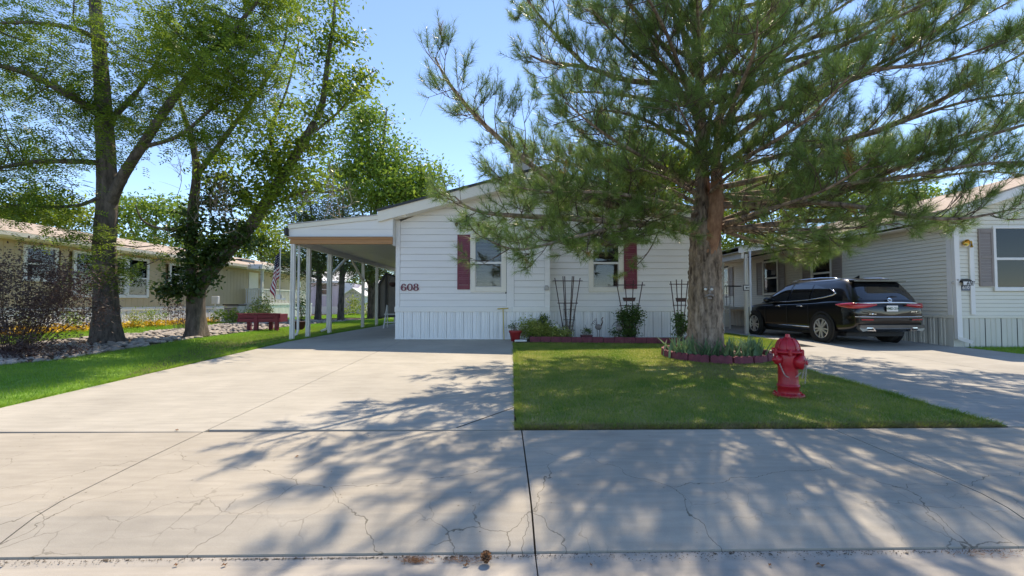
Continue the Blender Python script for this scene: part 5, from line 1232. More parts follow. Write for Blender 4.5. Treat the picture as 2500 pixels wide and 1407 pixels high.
def fronds(C, ln, pairs, lw, seed=0, droop=0.25):
    "feathery compound leaves"
    r = np.random.default_rng(seed); n = len(C); az = r.uniform(0, 6.283, n)
    d = unit(np.c_[np.cos(az), np.sin(az), r.normal(-droop, 0.35, n)]); side = unit(np.cross(d, np.array([0, 0, 1.0]) + r.normal(0, .35, (n, 3)))); s = ln * r.uniform(.7, 1.25, n)
    t = np.linspace(0.12, 1, pairs)
    pos = C[:, None] + d[:, None] * (s[:, None] * t)[..., None]; pos[..., 2] -= (s[:, None] * t ** 2) * 0.22
    out = []
    for sg in (-1, 1):
        tip = pos + (side[:, None] * sg + d[:, None] * .45) * lw * 2.2 * r.uniform(.7, 1.2, (n, pairs))[..., None]
        w = d[:, None] * lw * .5
        mid = (pos + tip) / 2
        out.append(np.stack([pos + 0 * w, mid + w, tip, mid - w], 2).reshape(-1, 3))
    V = np.concatenate(out); m = len(V) // 4; i = np.arange(m)[:, None] * 4
    return V, np.concatenate([i + np.array([0, 1, 2]), i + np.array([0, 2, 3])])
def blobs(ells, per, seed, flat=0.55):
    "cluster centres spread through picture-shaped ellipses at real depths: (px, py, rx, ry, Y, dY, count)"
    r = np.random.default_rng(seed); out = []
    for px, py, rx, ry, Y, dY, n in ells:
        for _ in range(int(n * per)):
            a = r.uniform(0, 6.283); q = r.uniform(0, 1) ** .5
            y = Y + r.uniform(-dY, dY); out.append(P(px + rx * q * math.cos(a), py + ry * q * math.sin(a), y))
    return np.array([tuple(p) for p in out])
def nearest_twigs(C, L, r0, seed, lift=0.15, P_=6):
    "a curved twig from each cluster to the closest lower limb point"
    r = np.random.default_rng(seed); d = np.linalg.norm(C[:, None] - L[None], axis=2) + np.maximum(0, L[None, :, 2] - C[:, None, 2] + .1) * 1.5
    S = L[d.argmin(1)]; t = np.linspace(0, 1, P_)[None, :, None]
    K = S[:, None] * (1 - t) + C[:, None] * t + (np.sin(t * np.pi) * (r.normal(0, .10, (len(C), 1, 3)) + np.array([0, 0, -lift])) * np.linalg.norm(C - S, axis=1)[:, None, None])
    return K, np.linspace(1, .25, P_)[None] * r0 * np.clip(np.linalg.norm(C - S, axis=1) / 1.5, .5, 1.6)[:, None]
def bare_twigs(K, seed, per=4, ln=0.35, r0=0.006):
    r = np.random.default_rng(seed); B, Pn, _ = K.shape; out = []
    for k in range(per):
        i = r.integers(1, Pn, B); s = K[np.arange(B), i]; d = unit(unit(K[:, -1] - K[:, 0]) + r.normal(0, .7, (B, 3)))
        t = np.linspace(0, 1, 4)[None, :, None]; L = (ln * r.uniform(.5, 1.3, B))[:, None, None]
        out.append(s[:, None] + d[:, None] * t * L + np.array([0, 0, 1.0]) * (t ** 2) * L * r.normal(0.1, .25, (B, 1, 1)))
    C = np.concatenate(out); return C, np.repeat(np.linspace(1, .4, 4)[None] * r0, len(C), 0)
def px_line(pts): return [P(*p) for p in pts]
def tree(name, label, cat, base, trunks, ells, per, leaf, seed, bark, mat, group=None, twig_r=.014, spread=.32, per_cluster=40, lim_sides=10, smooth_bark=False, crown='crown', bare=0, twigmat=None, lift=.12):
    "trunks: list of (points, radii); leaf: function(centres, seed) -> verts, faces"
    r = np.random.default_rng(seed)
    t = thing(name, label, cat, base, group)
    parts = []; L = []
    for i, (pts, rad) in enumerate(trunks):
        if i < 2 and not smooth_bark: v = barky(pts, rad, 28, 70, .07, seed + i, flare=.22 if i == 0 else 0)
        else:
            ln = smooth_line(pts, 18); v = tubes(ln[None], np.interp(np.linspace(0, 1, 18), np.linspace(0, 1, len(rad)), rad)[None], lim_sides)
        parts.append(v); ll = smooth_line(pts, 30); L.append(ll[8:] if i == 0 else ll[3:])
    V, Q = join(parts); np_mesh('trunk', V, Q, bark, t, smooth=True)
    C = blobs(ells, per, seed + 5); K, Rr = nearest_twigs(C, np.concatenate(L), twig_r, seed, lift)
    V, Q = tubes(K, Rr, 4)
    if bare:
        k2, r2 = bare_twigs(K, seed + 2, bare); V2, Q2 = tubes(k2, r2, 3); V, Q = join([(V, Q), (V2, Q2)])
    np_mesh('branches', V, Q, twigmat or bark, t, kind='stuff')
    n = per_cluster; tt = r.uniform(.45, 1.05, (len(C), n, 1)); i = np.clip((tt[..., 0] * 5).astype(int), 0, 5)
    ctr = K[np.arange(len(C))[:, None], i] + r.normal(0, spread, (len(C), n, 3)) * np.array([1, 1, .55])
    V, Fc = leaf(ctr.reshape(-1, 3), seed + 9)
    np_mesh(crown, V, Fc, mat, t, kind='stuff')
    return t, K

# ------------------------------------------------------------------ the big pine
pine = thing('pine_tree', 'large spreading pine tree in the maroon ring on the front lawn', 'tree', (PXc, PYc, gz(PYc)))
tl = [P(1722, 872, PYc), P(1722, 800, PYc), P(1721, 700, PYc), P(1722, 620, PYc), P(1720, 555, PYc), P(1716, 470, PYc + .05), P(1712, 330, PYc + .1), P(1708, 180, PYc + .1), P(1706, 20, PYc + .1), Vector((4.2, 10.3, 9.0)), Vector((4.2, 10.3, 10.6))]
tr_ = [.385, .355, .345, .33, .30, .165, .115, .09, .07, .05, .02]
V, Q = barky(tl, tr_, 64, 170, .085, 3, flare=.05, freq=16); np_mesh('trunk', V, Q, BARK_P, pine, smooth=True)
V, Q = barky([P(1728, 640, PYc - .19), P(1738, 590, PYc - .24), P(1747, 520, PYc - .3), P(1750, 450, PYc - .25), P(1747, 400, PYc - .2), P(1757, 300, PYc - .15), P(1775, 180, PYc)], [.10, .15, .16, .125, .10, .07, .04], 28, 60, .09, 5)
np_mesh('forked_limb', V, Q, BARK_R, pine, smooth=True)
hand = [
 ([(1700, 545, 10.2), (1590, 520, 9.8), (1420, 480, 9.2), (1305, 409, 8.6), (1187, 309, 8.0), (1100, 210, 7.5), (1062, 140, 7.3)], .10),
 ([(1700, 560, 10.1), (1570, 548, 9.3), (1415, 535, 8.6), (1228, 525, 7.9), (1150, 510, 7.6), (1110, 480, 7.5)], .085),
 ([(1712, 300, 10.2), (1684, 256, 10.0), (1633, 209, 9.7), (1526, 196, 9.2), (1432, 164, 8.7), (1339, 153, 8.2), (1295, 135, 8.0)], .10),
 ([(1432, 164, 8.7), (1356, 85, 8.5), (1288, 0, 8.3), (1255, -60, 8.2)], .045),
 ([(1633, 209, 9.7), (1603, 141, 9.8), (1624, 20, 9.9), (1610, -60, 9.9)], .06),
 ([(1764, 550, 10.2), (1879, 507, 9.8), (2028, 362, 9.3), (2169, 311, 8.9), (2331, 226, 8.5), (2400, 183, 8.3), (2520, 120, 8.0)], .10),
 ([(1745, 330, 10.2), (1845, 209, 9.9), (1964, 102, 9.5), (2126, 55, 9.0), (2300, -20, 8.5)], .08),
 ([(1740, 420, 10.2), (1900, 310, 9.4), (2033, 222, 8.8), (2242, 102, 8.0), (2390, 0, 7.5)], .08),
 ([(1765, 563, 10.2), (1905, 546, 10.0), (2020, 537, 9.8), (2210, 529, 9.5), (2340, 545, 9.2)], .075),
 ([(1750, 500, 10.2), (1950, 500, 9.5), (2097, 452, 8.8), (2254, 384, 8.0), (2467, 315, 7.2), (2600, 280, 6.8)], .085),
 ([(1750, 480, 10.2), (2050, 500, 8.6), (2300, 535, 7.6), (2480, 510, 6.9)], .07),
 ([(1730, 400, 10.0), (1760, 330, 8.8), (1800, 230, 7.6), (1840, 130, 6.6), (1850, 50, 6.0)], .07),
 ([(1700, 450, 10.0), (1600, 400, 8.8), (1480, 330, 7.8), (1380, 250, 7.0)], .06),
 ([(1690, 540, 10.0), (1560, 500, 9.6), (1450, 430, 9.5), (1350, 380, 9.6)], .055),
 ([(1700, 565, 10.1), (1600, 545, 9.4), (1480, 560, 8.9), (1400, 585, 8.6), (1345, 580, 8.4)], .05),
 ([(1768, 565, 10.3), (1850, 590, 10.3), (1940, 608, 10.2), (2000, 605, 10.1)], .05),
 ([(1690, 555, 10.0), (1540, 550, 9.0), (1400, 580, 8.0), (1270, 610, 7.4), (1190, 585, 7.2)], .055),
 ([(1740, 545, 10.4), (1780, 500, 11.6), (1850, 470, 12.8)], .06),
 ([(1760, 555, 10.2), (1850, 520, 8.9), (2000, 470, 7.6), (2120, 400, 6.6)], .06),
 ([(1745, 380, 10.2), (1900, 260, 9.2), (2100, 180, 8.2), (2300, 150, 7.4), (2480, 90, 6.8)], .07),
 ([(1750, 460, 10.2), (1950, 420, 10.2), (2150, 400, 10.0), (2350, 330, 9.8), (2520, 290, 9.6)], .07),
 ([(1745, 300, 10.3), (1880, 130, 10.2), (2050, 20, 10.0), (2200, -80, 9.8)], .07),
 ([(1760, 540, 10.3), (1960, 470, 9.6), (2180, 450, 9.0), (2380, 420, 8.6), (2520, 430, 8.3)], .06),
 ([(1740, 440, 10.0), (1830, 380, 8.4), (1960, 300, 7.0), (2080, 180, 6.0)], .06),
 ([(1700, 540, 10.3), (1500, 505, 10.2), (1330, 470, 10.2), (1215, 440, 10.2)], .06),
 ([(1705, 500, 10.3), (1560, 430, 10.5), (1400, 400, 10.8), (1290, 385, 11.0)], .055),
 ([(1700, 470, 10.3), (1540, 370, 10.6), (1400, 330, 10.9)], .05),
 ([(1750, 420, 10.2), (2100, 330, 8.8), (2350, 250, 7.8), (2560, 220, 7.0)], .06),
 ([(1755, 480, 10.2), (2150, 440, 8.4), (2400, 400, 7.2), (2580, 400, 6.6)], .06),
 ([(1700, 520, 10.1), (1600, 490, 9.2), (1470, 470, 8.5), (1340, 470, 8.1), (1230, 450, 7.9)], .06),
 ([(1765, 555, 10.1), (1880, 560, 9.3), (2030, 560, 8.6), (2200, 545, 8.0)], .055),
 ([(1765, 560, 10.3), (1900, 570, 10.6), (2060, 560, 10.9)], .05),
 ([(1720, 430, 10.1), (1690, 330, 8.4), (1650, 250, 7.2)], .05),
 ([(1725, 350, 10.1), (1740, 250, 8.6), (1770, 150, 7.4), (1790, 70, 6.7)], .055),
 ([(1715, 300, 10.1), (1650, 200, 8.8), (1590, 100, 7.8)], .05),
 ([(1735, 470, 10.0), (1790, 420, 8.8), (1850, 380, 7.8)], .045),
 ([(1705, 480, 10.0), (1640, 440, 8.9), (1560, 410, 8.0)], .045),
 ([(1712, 380, 10.1), (1590, 300, 9.4), (1470, 270, 8.9), (1370, 300, 8.6)], .055),
 ([(1712, 240, 10.2), (1570, 120, 9.6), (1470, 40, 9.2)], .05),
 ([(1745, 250, 10.2), (1830, 120, 9.2), (1900, 20, 8.4)], .05),
 ([(1750, 500, 10.2), (1880, 440, 10.4), (2000, 420, 10.6), (2150, 380, 10.8)], .05),
]
HANG = (1, 14, 15, 16, 8, 24, 29, 30, 31)
limbs = []
for pts, r0 in hand: limbs.append((smooth_line(px_line(pts), 16), r0, 1.0))
ra2 = np.random.default_rng(21)
for la3, lb3, lc3 in (((4.2, 10.2, 6.2), (2.3, 8.3, 6.9), (.4, 6.6, 7.0)), ((4.2, 10.2, 7.2), (2.4, 8.6, 8.1), (.8, 7.2, 8.8)), ((4.2, 10.1, 5.4), (2.8, 8.0, 6.2), (1.4, 6.0, 6.3)), ((4.2, 10.1, 6.6), (3.2, 8.0, 7.4), (2.3, 5.9, 7.4)), ((4.2, 10.2, 7.8), (2.2, 9.2, 8.6), (.5, 8.4, 8.9)), ((4.2, 10.4, 4.2), (3.0, 11.5, 4.8), (1.9, 12.6, 5.4)), ((4.2, 10.4, 3.6), (2.6, 10.9, 3.9), (1.0, 11.6, 4.3)), ((4.2, 10.5, 5.4), (3.6, 12.2, 6.2), (2.8, 13.6, 6.8)), ((4.2, 10.5, 6.4), (4.8, 12.4, 7.2), (5.2, 14.0, 7.8)), ((4.3, 10.5, 4.8), (5.6, 11.8, 5.6), (6.8, 13.0, 6.2)), ((4.2, 10.4, 6.0), (2.2, 11.4, 6.8), (.8, 12.4, 7.2))):
    limbs.append((smooth_line([Vector(la3), Vector(lb3), Vector(lc3)], 16), .06, 1.0))
for k in range(22):
    z = 5.4 + 4.4 * (k + .5) / 22; az = -R(8 + 160 * ((k * .618034) % 1))
    if math.sin(az) > .3: continue
    ln = (5.3 - .55 * (z - 5.4)) * ra2.uniform(.8, 1.1) * (1 - .32 * max(0, -math.cos(az)))
    s = np.linspace(0, 1, 16)[:, None]; d = np.array([math.cos(az), math.sin(az), 0]); ctr = np.array([4.2, 10.3, z])
    rise = ra2.uniform(.12, .42)
    bend = np.array([-d[1], d[0], 0]) * ra2.normal(0, .12)
    limbs.append((ctr + d * s * ln + bend * ln * s ** 2 + np.array([0, 0, 1.0]) * (rise * ln * s ** 1.6), .03 + .011 * ln, 1.0))
LV = [tubes(l[None], (np.linspace(1, .16, 16) ** 1.1 * r0)[None], 8) for l, r0, _ in limbs]
nh = len(hand)
V, Q = join(LV); np_mesh('limbs', V, Q, BARK_P, pine, smooth=True)
sec, secr, ter, shs, shd, shl = [], [], [], [], [], []
rp2 = np.random.default_rng(33); UP = np.array([0, 0, 1.0])
for li, (l, r0, dens) in enumerate(limbs):
    seg = np.linalg.norm(np.diff(l, axis=0), axis=1); tot = seg.sum(); cum = np.r_[0, np.cumsum(seg)] / tot
    hand_l = li < nh; n = int(tot / (.165 if hand_l else .30)); t_in = .16 if hand_l else .3; hang = li in HANG
    for j in range(n):
        t = t_in + (1 - t_in) * (j + rp2.uniform(0, 1)) / n
        i = min(np.searchsorted(cum, t) - 1, 14); u = (t - cum[i]) / (cum[i + 1] - cum[i]); p = l[i] + (l[i + 1] - l[i]) * u
        T = unit(l[i + 1] - l[i]); side = unit(np.cross(T, UP)) * (1 if j % 2 else -1)
        d = unit(T * rp2.uniform(.3, .9) + side * rp2.uniform(.2, 1.0) + UP * rp2.normal(.12 if not hang else -.2, .38))
        L2 = (1.25 - .85 * t) * rp2.uniform(.45, 1.2) * min(1, tot / 4 + .25)
        s = np.linspace(0, 1, 7)[:, None]; curl = rp2.uniform(.0, .45) if not hang else rp2.uniform(-.05, .3)
        c = p + d * s * L2 + UP * curl * L2 * s ** 2.2 + unit(rp2.normal(0, 1, 3)) * .09 * L2 * np.sin(s * 3.1)
        sec.append(c); secr.append(np.linspace(1, .35, 7) * (.005 + .009 * L2))
        for q in range(rp2.integers(2, 5)):
            k_ = rp2.integers(2, 6); tq = unit(c[k_ + 1] - c[k_]); sd = unit(np.cross(tq, UP)) * rp2.choice((-1, 1))
            d3 = unit(tq * .75 + sd * rp2.uniform(.3, .9) + UP * rp2.normal(.25 if not hang else .02, .3)); L3 = rp2.uniform(.18, .48) * min(1, L2 + .3)
            s5 = np.linspace(0, 1, 5)[:, None]; e = c[k_] + d3 * s5 * L3 + UP * rp2.uniform(-.05, .3) * L3 * s5 ** 2
            ter.append(e)
            for h in range(rp2.integers(1, 4)):
                kk = rp2.integers(2, 5); shs.append(e[kk]); shd.append(unit(d3 * .7 + unit(rp2.normal(0, 1, 3)) * .6 + UP * (.3 if not hang else .05))); shl.append(rp2.uniform(.09, .24))
            shs.append(e[4]); shd.append(unit(e[4] - e[3] + UP * .02)); shl.append(rp2.uniform(.12, .30))
        shs.append(c[6]); shd.append(unit(c[6] - c[5] + UP * .03)); shl.append(rp2.uniform(.15, .34))
sec = np.array(sec); secr = np.array(secr); ter = np.array(ter); shs = np.array(shs); shd = np.array(shd); shl = np.array(shl)
nS = len(shs); s = np.linspace(0, 1, 5)[None, :, None]
shc = shs[:, None] + shd[:, None] * s * shl[:, None, None] + UP * rp2.uniform(-.05, .35, (nS, 1, 1)) * (s ** 2) * shl[:, None, None]
V, Q = join([tubes(sec, secr, 4), tubes(ter, np.repeat(np.linspace(.006, .004, 5)[None], len(ter), 0), 3), tubes(shc[:, ::2], np.repeat(np.linspace(.005, .003, 3)[None], nS, 0), 3)])
np_mesh('branches', V, Q, BARK_T, pine, kind='stuff'); print('shoots', nS)
# dead bare twigs inside the crown
r9 = np.random.default_rng(91); pick = r9.choice(len(sec), 260); k2, r2 = bare_twigs(sec[pick], 92, 3, .4, .004); V, Q = tubes(k2, r2, 3); np_mesh('dead_twigs', V, Q, BARK_D, pine, kind='stuff')
def needles(shc, n, ln, w, seed):
    r = np.random.default_rng(seed); S = len(shc)
    t = r.uniform(.0, 1.0, (S, n)); k = np.minimum((t * 4).astype(int), 3); u = (t * 4 - k)[..., None]; ii = np.arange(S)[:, None]
    a, b = shc[ii, k], shc[ii, k + 1]; p = a + (b - a) * u; d = unit(b - a)
    rad = r.normal(0, 1, (S, n, 3)); rad = unit(rad - d * (rad * d).sum(-1, keepdims=True))
    al = (np.radians(66) - np.radians(36) * t + r.normal(0, .13, (S, n)))[..., None]
    dr = unit(d * np.cos(al) + rad * np.sin(al) + np.array([0, 0, -.04]))
    L = (ln * r.uniform(.7, 1.15, (S, n)))[..., None]
    side = unit(np.cross(dr, r.normal(0, 1, (S, n, 3)))) * w
    V = np.stack([p - side, p + side, p + dr * L], 2).reshape(-1, 3)
    return V, np.arange(len(V)).reshape(-1, 3)
dry = rp2.uniform(0, 1, nS) < .012
V, Fc = needles(shc[~dry], 54, .155, .0025, 44); np_mesh('needles', V, Fc, NEEDLE, pine, kind='stuff')
V, Fc = needles(shc[dry], 70, .13, .0024, 45); np_mesh('dry_needles', V, Fc, NEEDLE_Y, pine, kind='stuff')
# cones near the branch ends
for k in range(14):
    c = shc[rp2.integers(0, 900), 1]; 
    obj('cone', MB().lathe([(.004, 0), (.022, .015), (.028, .035), (.018, .06), (.004, .075)], c, 8, (0, .3, -1)), BARK_T, pine, smooth=True)

# ------------------------------------------------------------------ shade trees on the left
b1 = Vector((-11.05, 12.65, gz(12.65)))
def T1(px, py, Y=12.65): return P(px, py, Y)
tr1 = [([T1(262, 838), T1(260, 780), T1(258, 700), T1(255, 600), T1(262, 480), T1(255, 300), T1(245, 150), T1(232, 0), T1(228, -160), T1(225, -300)], [.36, .29, .265, .25, .24, .20, .17, .13, .08, .03]),
       ([T1(268, 500), T1(300, 430, 12.4), T1(345, 360, 12.2), T1(420, 245, 12), T1(500, 140, 11.8), T1(560, 85, 11.6), T1(640, -10, 11.5)], [.15, .13, .115, .10, .08, .06, .03]),
       ([T1(255, 290), T1(190, 245, 12), T1(110, 200, 11.6), T1(20, 165, 11.3), T1(-80, 150, 11)], [.11, .10, .085, .06, .03]),
       ([T1(258, 400), T1(200, 395, 12.2), T1(90, 395, 11.8), T1(0, 410, 11.5), T1(-80, 420, 11.3)], [.08, .07, .055, .04, .02]),
       ([T1(262, 300), T1(330, 230, 13), T1(365, 180, 13.3), T1(400, 120, 13.6)], [.09, .07, .05, .03]),
       ([T1(262, 110), T1(180, 70, 12), T1(60, 55, 11.6), T1(-40, 60, 11.4)], [.08, .06, .045, .02]),
       ([T1(262, 470), T1(200, 500, 12), T1(120, 505, 11.6), T1(20, 500, 11.3)], [.05, .045, .035, .02]),
       ([T1(345, 360, 12.2), T1(440, 330, 11.8), T1(540, 250, 11.5), T1(640, 230, 11.3)], [.06, .05, .035, .02])]
E1 = [(60, 60, 120, 60, 12, 1.6, 5), (90, 160, 130, 60, 12, 1.6, 6), (70, 290, 140, 60, 11.8, 1.5, 11), (80, 400, 140, 45, 11.8, 1.4, 8), (60, 490, 110, 35, 11.6, 1.3, 7), (340, 60, 140, 80, 12.4, 2.2, 12), (500, 60, 150, 90, 12, 2.2, 16), (620, 130, 100, 80, 11.8, 1.6, 9),
      (400, 180, 140, 70, 12.2, 2.0, 11), (520, 210, 140, 60, 11.8, 1.8, 10), (330, 300, 110, 60, 12.2, 1.4, 9), (560, 300, 100, 40, 11.6, 1.2, 7), (250, 200, 90, 90, 12.5, 1.2, 8), (190, 560, 90, 30, 11.8, .8, 3), (260, 640, 45, 40, 12.2, .4, 3), (440, 590, 60, 20, 11.8, .8, 2),
      (-160, 250, 130, 260, 12, 2, 14), (250, -160, 420, 130, 12.5, 2.4, 26), (640, -60, 120, 80, 12, 1.6, 10)]
tree('honey_locust', 'tall feathery shade tree with a grey trunk, leftmost on the rock bed', 'tree', b1, tr1, E1, 1.4, lambda c, s: fronds(c, .26, 5, .042, s), 51, BARK_G, LOCUST, twig_r=.016, spread=.38, per_cluster=46, bare=2)
b2 = Vector((-10.1, 14.6, gz(14.6)))
def T2(px, py, Y=14.6): return P(px, py, Y)
tr2 = [([T2(480, 822), T2(478, 770), T2(480, 715), T2(500, 680), T2(560, 610), T2(620, 540), T2(690, 430), T2(745, 340), T2(785, 260), T2(800, 150), T2(815, 40), T2(820, -80)], [.30, .245, .25, .22, .19, .175, .155, .13, .10, .07, .045, .02]),
       ([T2(478, 720), T2(468, 640), T2(470, 520), T2(480, 420), T2(468, 340), T2(440, 250), T2(430, 180)], [.19, .165, .145, .12, .09, .05, .02]),
       ([T2(480, 430), T2(560, 320, 14.2), T2(640, 210, 14), T2(690, 120, 13.9), T2(700, 60, 13.8)], [.09, .075, .055, .035, .02]),
       ([T2(745, 340), T2(830, 270, 14.4), T2(880, 200, 14.2), T2(920, 170, 14.1)], [.05, .035, .025, .012]),
       ([T2(690, 430), T2(660, 330, 14.8), T2(700, 220, 15), T2(730, 100, 15.2)], [.07, .05, .035, .02]),
       ([T2(640, 510), T2(740, 470, 14.2), T2(800, 470, 14), T2(850, 460, 13.8)], [.05, .035, .025, .012]),
       ([T2(470, 560), T2(400, 560, 14.2), T2(350, 540, 14), T2(330, 500, 13.8)], [.06, .05, .03, .015])]
E2 = [(770, 40, 80, 60, 14.8, 1.0, 9), (720, 130, 60, 60, 15, 1.0, 5), (850, 130, 70, 60, 14.4, .9, 7), (870, 200, 60, 40, 14.2, .8, 6), (800, 230, 60, 50, 14.6, .9, 6), (640, 290, 70, 50, 14.8, 1, 6), (720, 300, 80, 60, 14.8, 1, 10),
      (600, 380, 90, 50, 14.6, 1, 10), (690, 390, 90, 50, 14.6, 1, 13), (740, 440, 90, 40, 14.2, .9, 10), (600, 450, 90, 40, 14.4, .9, 10), (680, 490, 70, 35, 14.2, .8, 7), (790, 340, 60, 40, 14.4, .8, 5)]
t2, K2 = tree('leaning_ash', 'leaning forked shade tree with ivy around its fork beside the red planter', 'tree', b2, tr2, E2, 1.6, lambda c, s: leaves(c, .155, .45, s, .35, droop=.4), 61, BARK_G, ASHL, twig_r=.014, spread=.27, per_cluster=66, bare=2)
rr = np.random.default_rng(5)
ivc = blobs([(500, 560, 70, 70, 14.5, .35, 40), (500, 640, 60, 50, 14.4, .35, 34), (570, 580, 45, 40, 14.4, .3, 20), (450, 700, 60, 25, 14.2, .3, 14), (420, 715, 40, 14, 14.1, .3, 8), (560, 480, 60, 40, 14.5, .3, 16), (620, 600, 30, 10, 14.3, .2, 4)], 1.0, 8)
ivc = (ivc[:, None] + rr.normal(0, .14, (len(ivc), 34, 3))).reshape(-1, 3)
V, Fc = leaves(ivc, .15, .55, 4, .3, droop=.6); np_mesh('ivy', V, Fc, IVY, t2, kind='stuff')
# bare grey twigs in the fork and over the crown
dk = blobs([(520, 470, 70, 60, 14.0, .4, 22), (480, 380, 70, 60, 14, .4, 10), (780, 440, 60, 50, 13.9, .4, 12), (720, 200, 60, 80, 14, .5, 8)], 1.0, 77)
st_ = dk + rr.normal(0, .1, dk.shape) + np.array([.0, .1, -.9]) * rr.uniform(.4, 1, (len(dk), 1)); tt = np.linspace(0, 1, 7)[None, :, None]
KD = st_[:, None] * (1 - tt) + dk[:, None] * tt + np.sin(tt * 3.1) * rr.normal(0, .2, (len(dk), 1, 3))
k2, r2 = bare_twigs(KD, 6, 6, .45, .006); V, Q = join([tubes(KD, np.repeat(np.linspace(.012, .005, 7)[None], len(dk), 0), 4), tubes(k2, r2, 3)])
np_mesh('dead_twigs', V, Q, BARK_D, t2, kind='stuff')

# ------------------------------------------------------------------ background trees
def simple_tree(name, label, base, ells, seed, mat, size, per=1.6, pc=70, spread=.7, trunk_r=.16, bark=BARK_G, group='trees behind the houses', top=None, asp=.5, droop=.3):
    base = Vector(base); topz = max(P(e[0], e[1] - e[3] * .5, e[4]).z for e in ells); cx = sum(P(e[0], e[1], e[4]).x for e in ells) / len(ells)
    trk = [([base, base + Vector((.05, 0, (topz - base.z) * .35)), Vector(((cx + base.x) / 2, base.y, base.z + (topz - base.z) * .65)), Vector((cx, base.y, topz))], [trunk_r, trunk_r * .8, trunk_r * .55, .03])]
    for e in ells[1:]:
        c = P(e[0], e[1], e[4]); trk.append(([trk[0][0][1], (trk[0][0][1] + c) / 2 + Vector((0, 0, -.3)), c], [trunk_r * .5, trunk_r * .35, .03]))
    return tree(name, label, 'tree', base, trk, ells, per, lambda c, s: leaves(c, size, asp, s, .3, droop=droop), seed, bark, mat, group, twig_r=.03, spread=spread, per_cluster=pc)
def gl(px, Y): return (XX(px, Y), Y, .31)
simple_tree('leafy_tree', 'round leafy green tree rising behind the carport roof', gl(905, 33), [(890, 330, 60, 60, 33, 2, 14), (950, 400, 80, 60, 32, 2, 20), (1035, 440, 45, 45, 32, 1.5, 8), (860, 420, 80, 70, 33, 2, 18), (1000, 470, 80, 40, 31, 2, 14), (920, 480, 90, 40, 31, 2, 14), (900, 275, 35, 25, 33, 1.5, 5)], 71, FARL, .28, 1.9, 95, .75, .22)
for i, (px, Y, ells, lab) in enumerate((
    (776, 29.0, [(760, 560, 60, 60, 29, 1.5, 14), (720, 640, 60, 40, 29, 1.5, 8), (790, 640, 50, 30, 28.5, 1.5, 7), (740, 500, 40, 40, 29, 1.2, 7)], 'dark conifer with slim trunk seen left between the carport posts'),
    (832, 28.0, [(840, 560, 60, 50, 28, 1.5, 12), (850, 630, 50, 40, 28, 1.5, 9), (820, 500, 50, 40, 28, 1.2, 8)], 'dark conifer with thick trunk seen midway between the carport posts'),
    (909, 33.0, [(910, 590, 50, 50, 33, 1.5, 10), (930, 650, 40, 30, 33, 1.5, 7), (880, 650, 40, 25, 33, 1.5, 6)], 'dark conifer seen right between the carport posts'))):
    simple_tree('conifer', lab, gl(px, Y), ells, 80 + i, FARP, .26, 2.0, 130, .6, .2, group='conifers behind the carport', asp=.16, droop=.1)
for i, (px, Y, ells, lab, mt) in enumerate((
    (110, 44, [(80, 500, 90, 40, 44, 2, 14), (170, 520, 80, 40, 44, 2, 12), (20, 530, 60, 30, 43, 2, 8)], 'bright green tree behind the left end of the tan roof', FARL2),
    (370, 46, [(350, 550, 80, 50, 46, 2, 14), (420, 530, 60, 60, 46, 2, 12), (300, 510, 60, 40, 46, 2, 8), (460, 590, 40, 30, 46, 2, 5)], 'bright green tree behind the middle of the tan roof', FARL),
    (640, 50, [(620, 590, 60, 40, 50, 2, 12), (680, 600, 60, 40, 50, 2, 12), (560, 600, 40, 30, 50, 2, 6), (650, 540, 60, 40, 50, 2, 8)], 'green tree behind the porch end of the tan roof', FARL2),
    (1580, 38, [(1560, 410, 80, 60, 38, 2, 20), (1640, 450, 60, 60, 38, 2, 16), (1500, 400, 40, 40, 38, 2, 6), (1660, 400, 50, 50, 38, 2, 8)], 'yellow green tree behind the grey house roof', FARL2),
    (1860, 40, [(1850, 460, 80, 60, 40, 2, 20), (1950, 480, 70, 50, 40, 2, 14), (1800, 540, 60, 50, 40, 2, 14), (1780, 620, 60, 45, 40, 2, 12), (1850, 600, 60, 40, 40, 2, 10)], 'yellow green tree between the two houses', FARL2),
    (2150, 44, [(2120, 480, 80, 40, 44, 2, 14), (2230, 490, 80, 35, 44, 2, 12), (2040, 490, 60, 40, 44, 2, 10)], 'green tree behind the beige house roof', FARL),
    (940, 60, [(860, 680, 70, 40, 60, 3, 14), (950, 690, 60, 40, 60, 3, 12), (760, 660, 80, 40, 60, 3, 14), (700, 640, 60, 50, 60, 3, 10)], 'leafy tree far beyond the back yards', FARL))):
    simple_tree('leafy_tree', lab, gl(px, Y), ells, 90 + i, mt, .36, 1.8, 80, .9, .22)
gp = gl(883, 30)

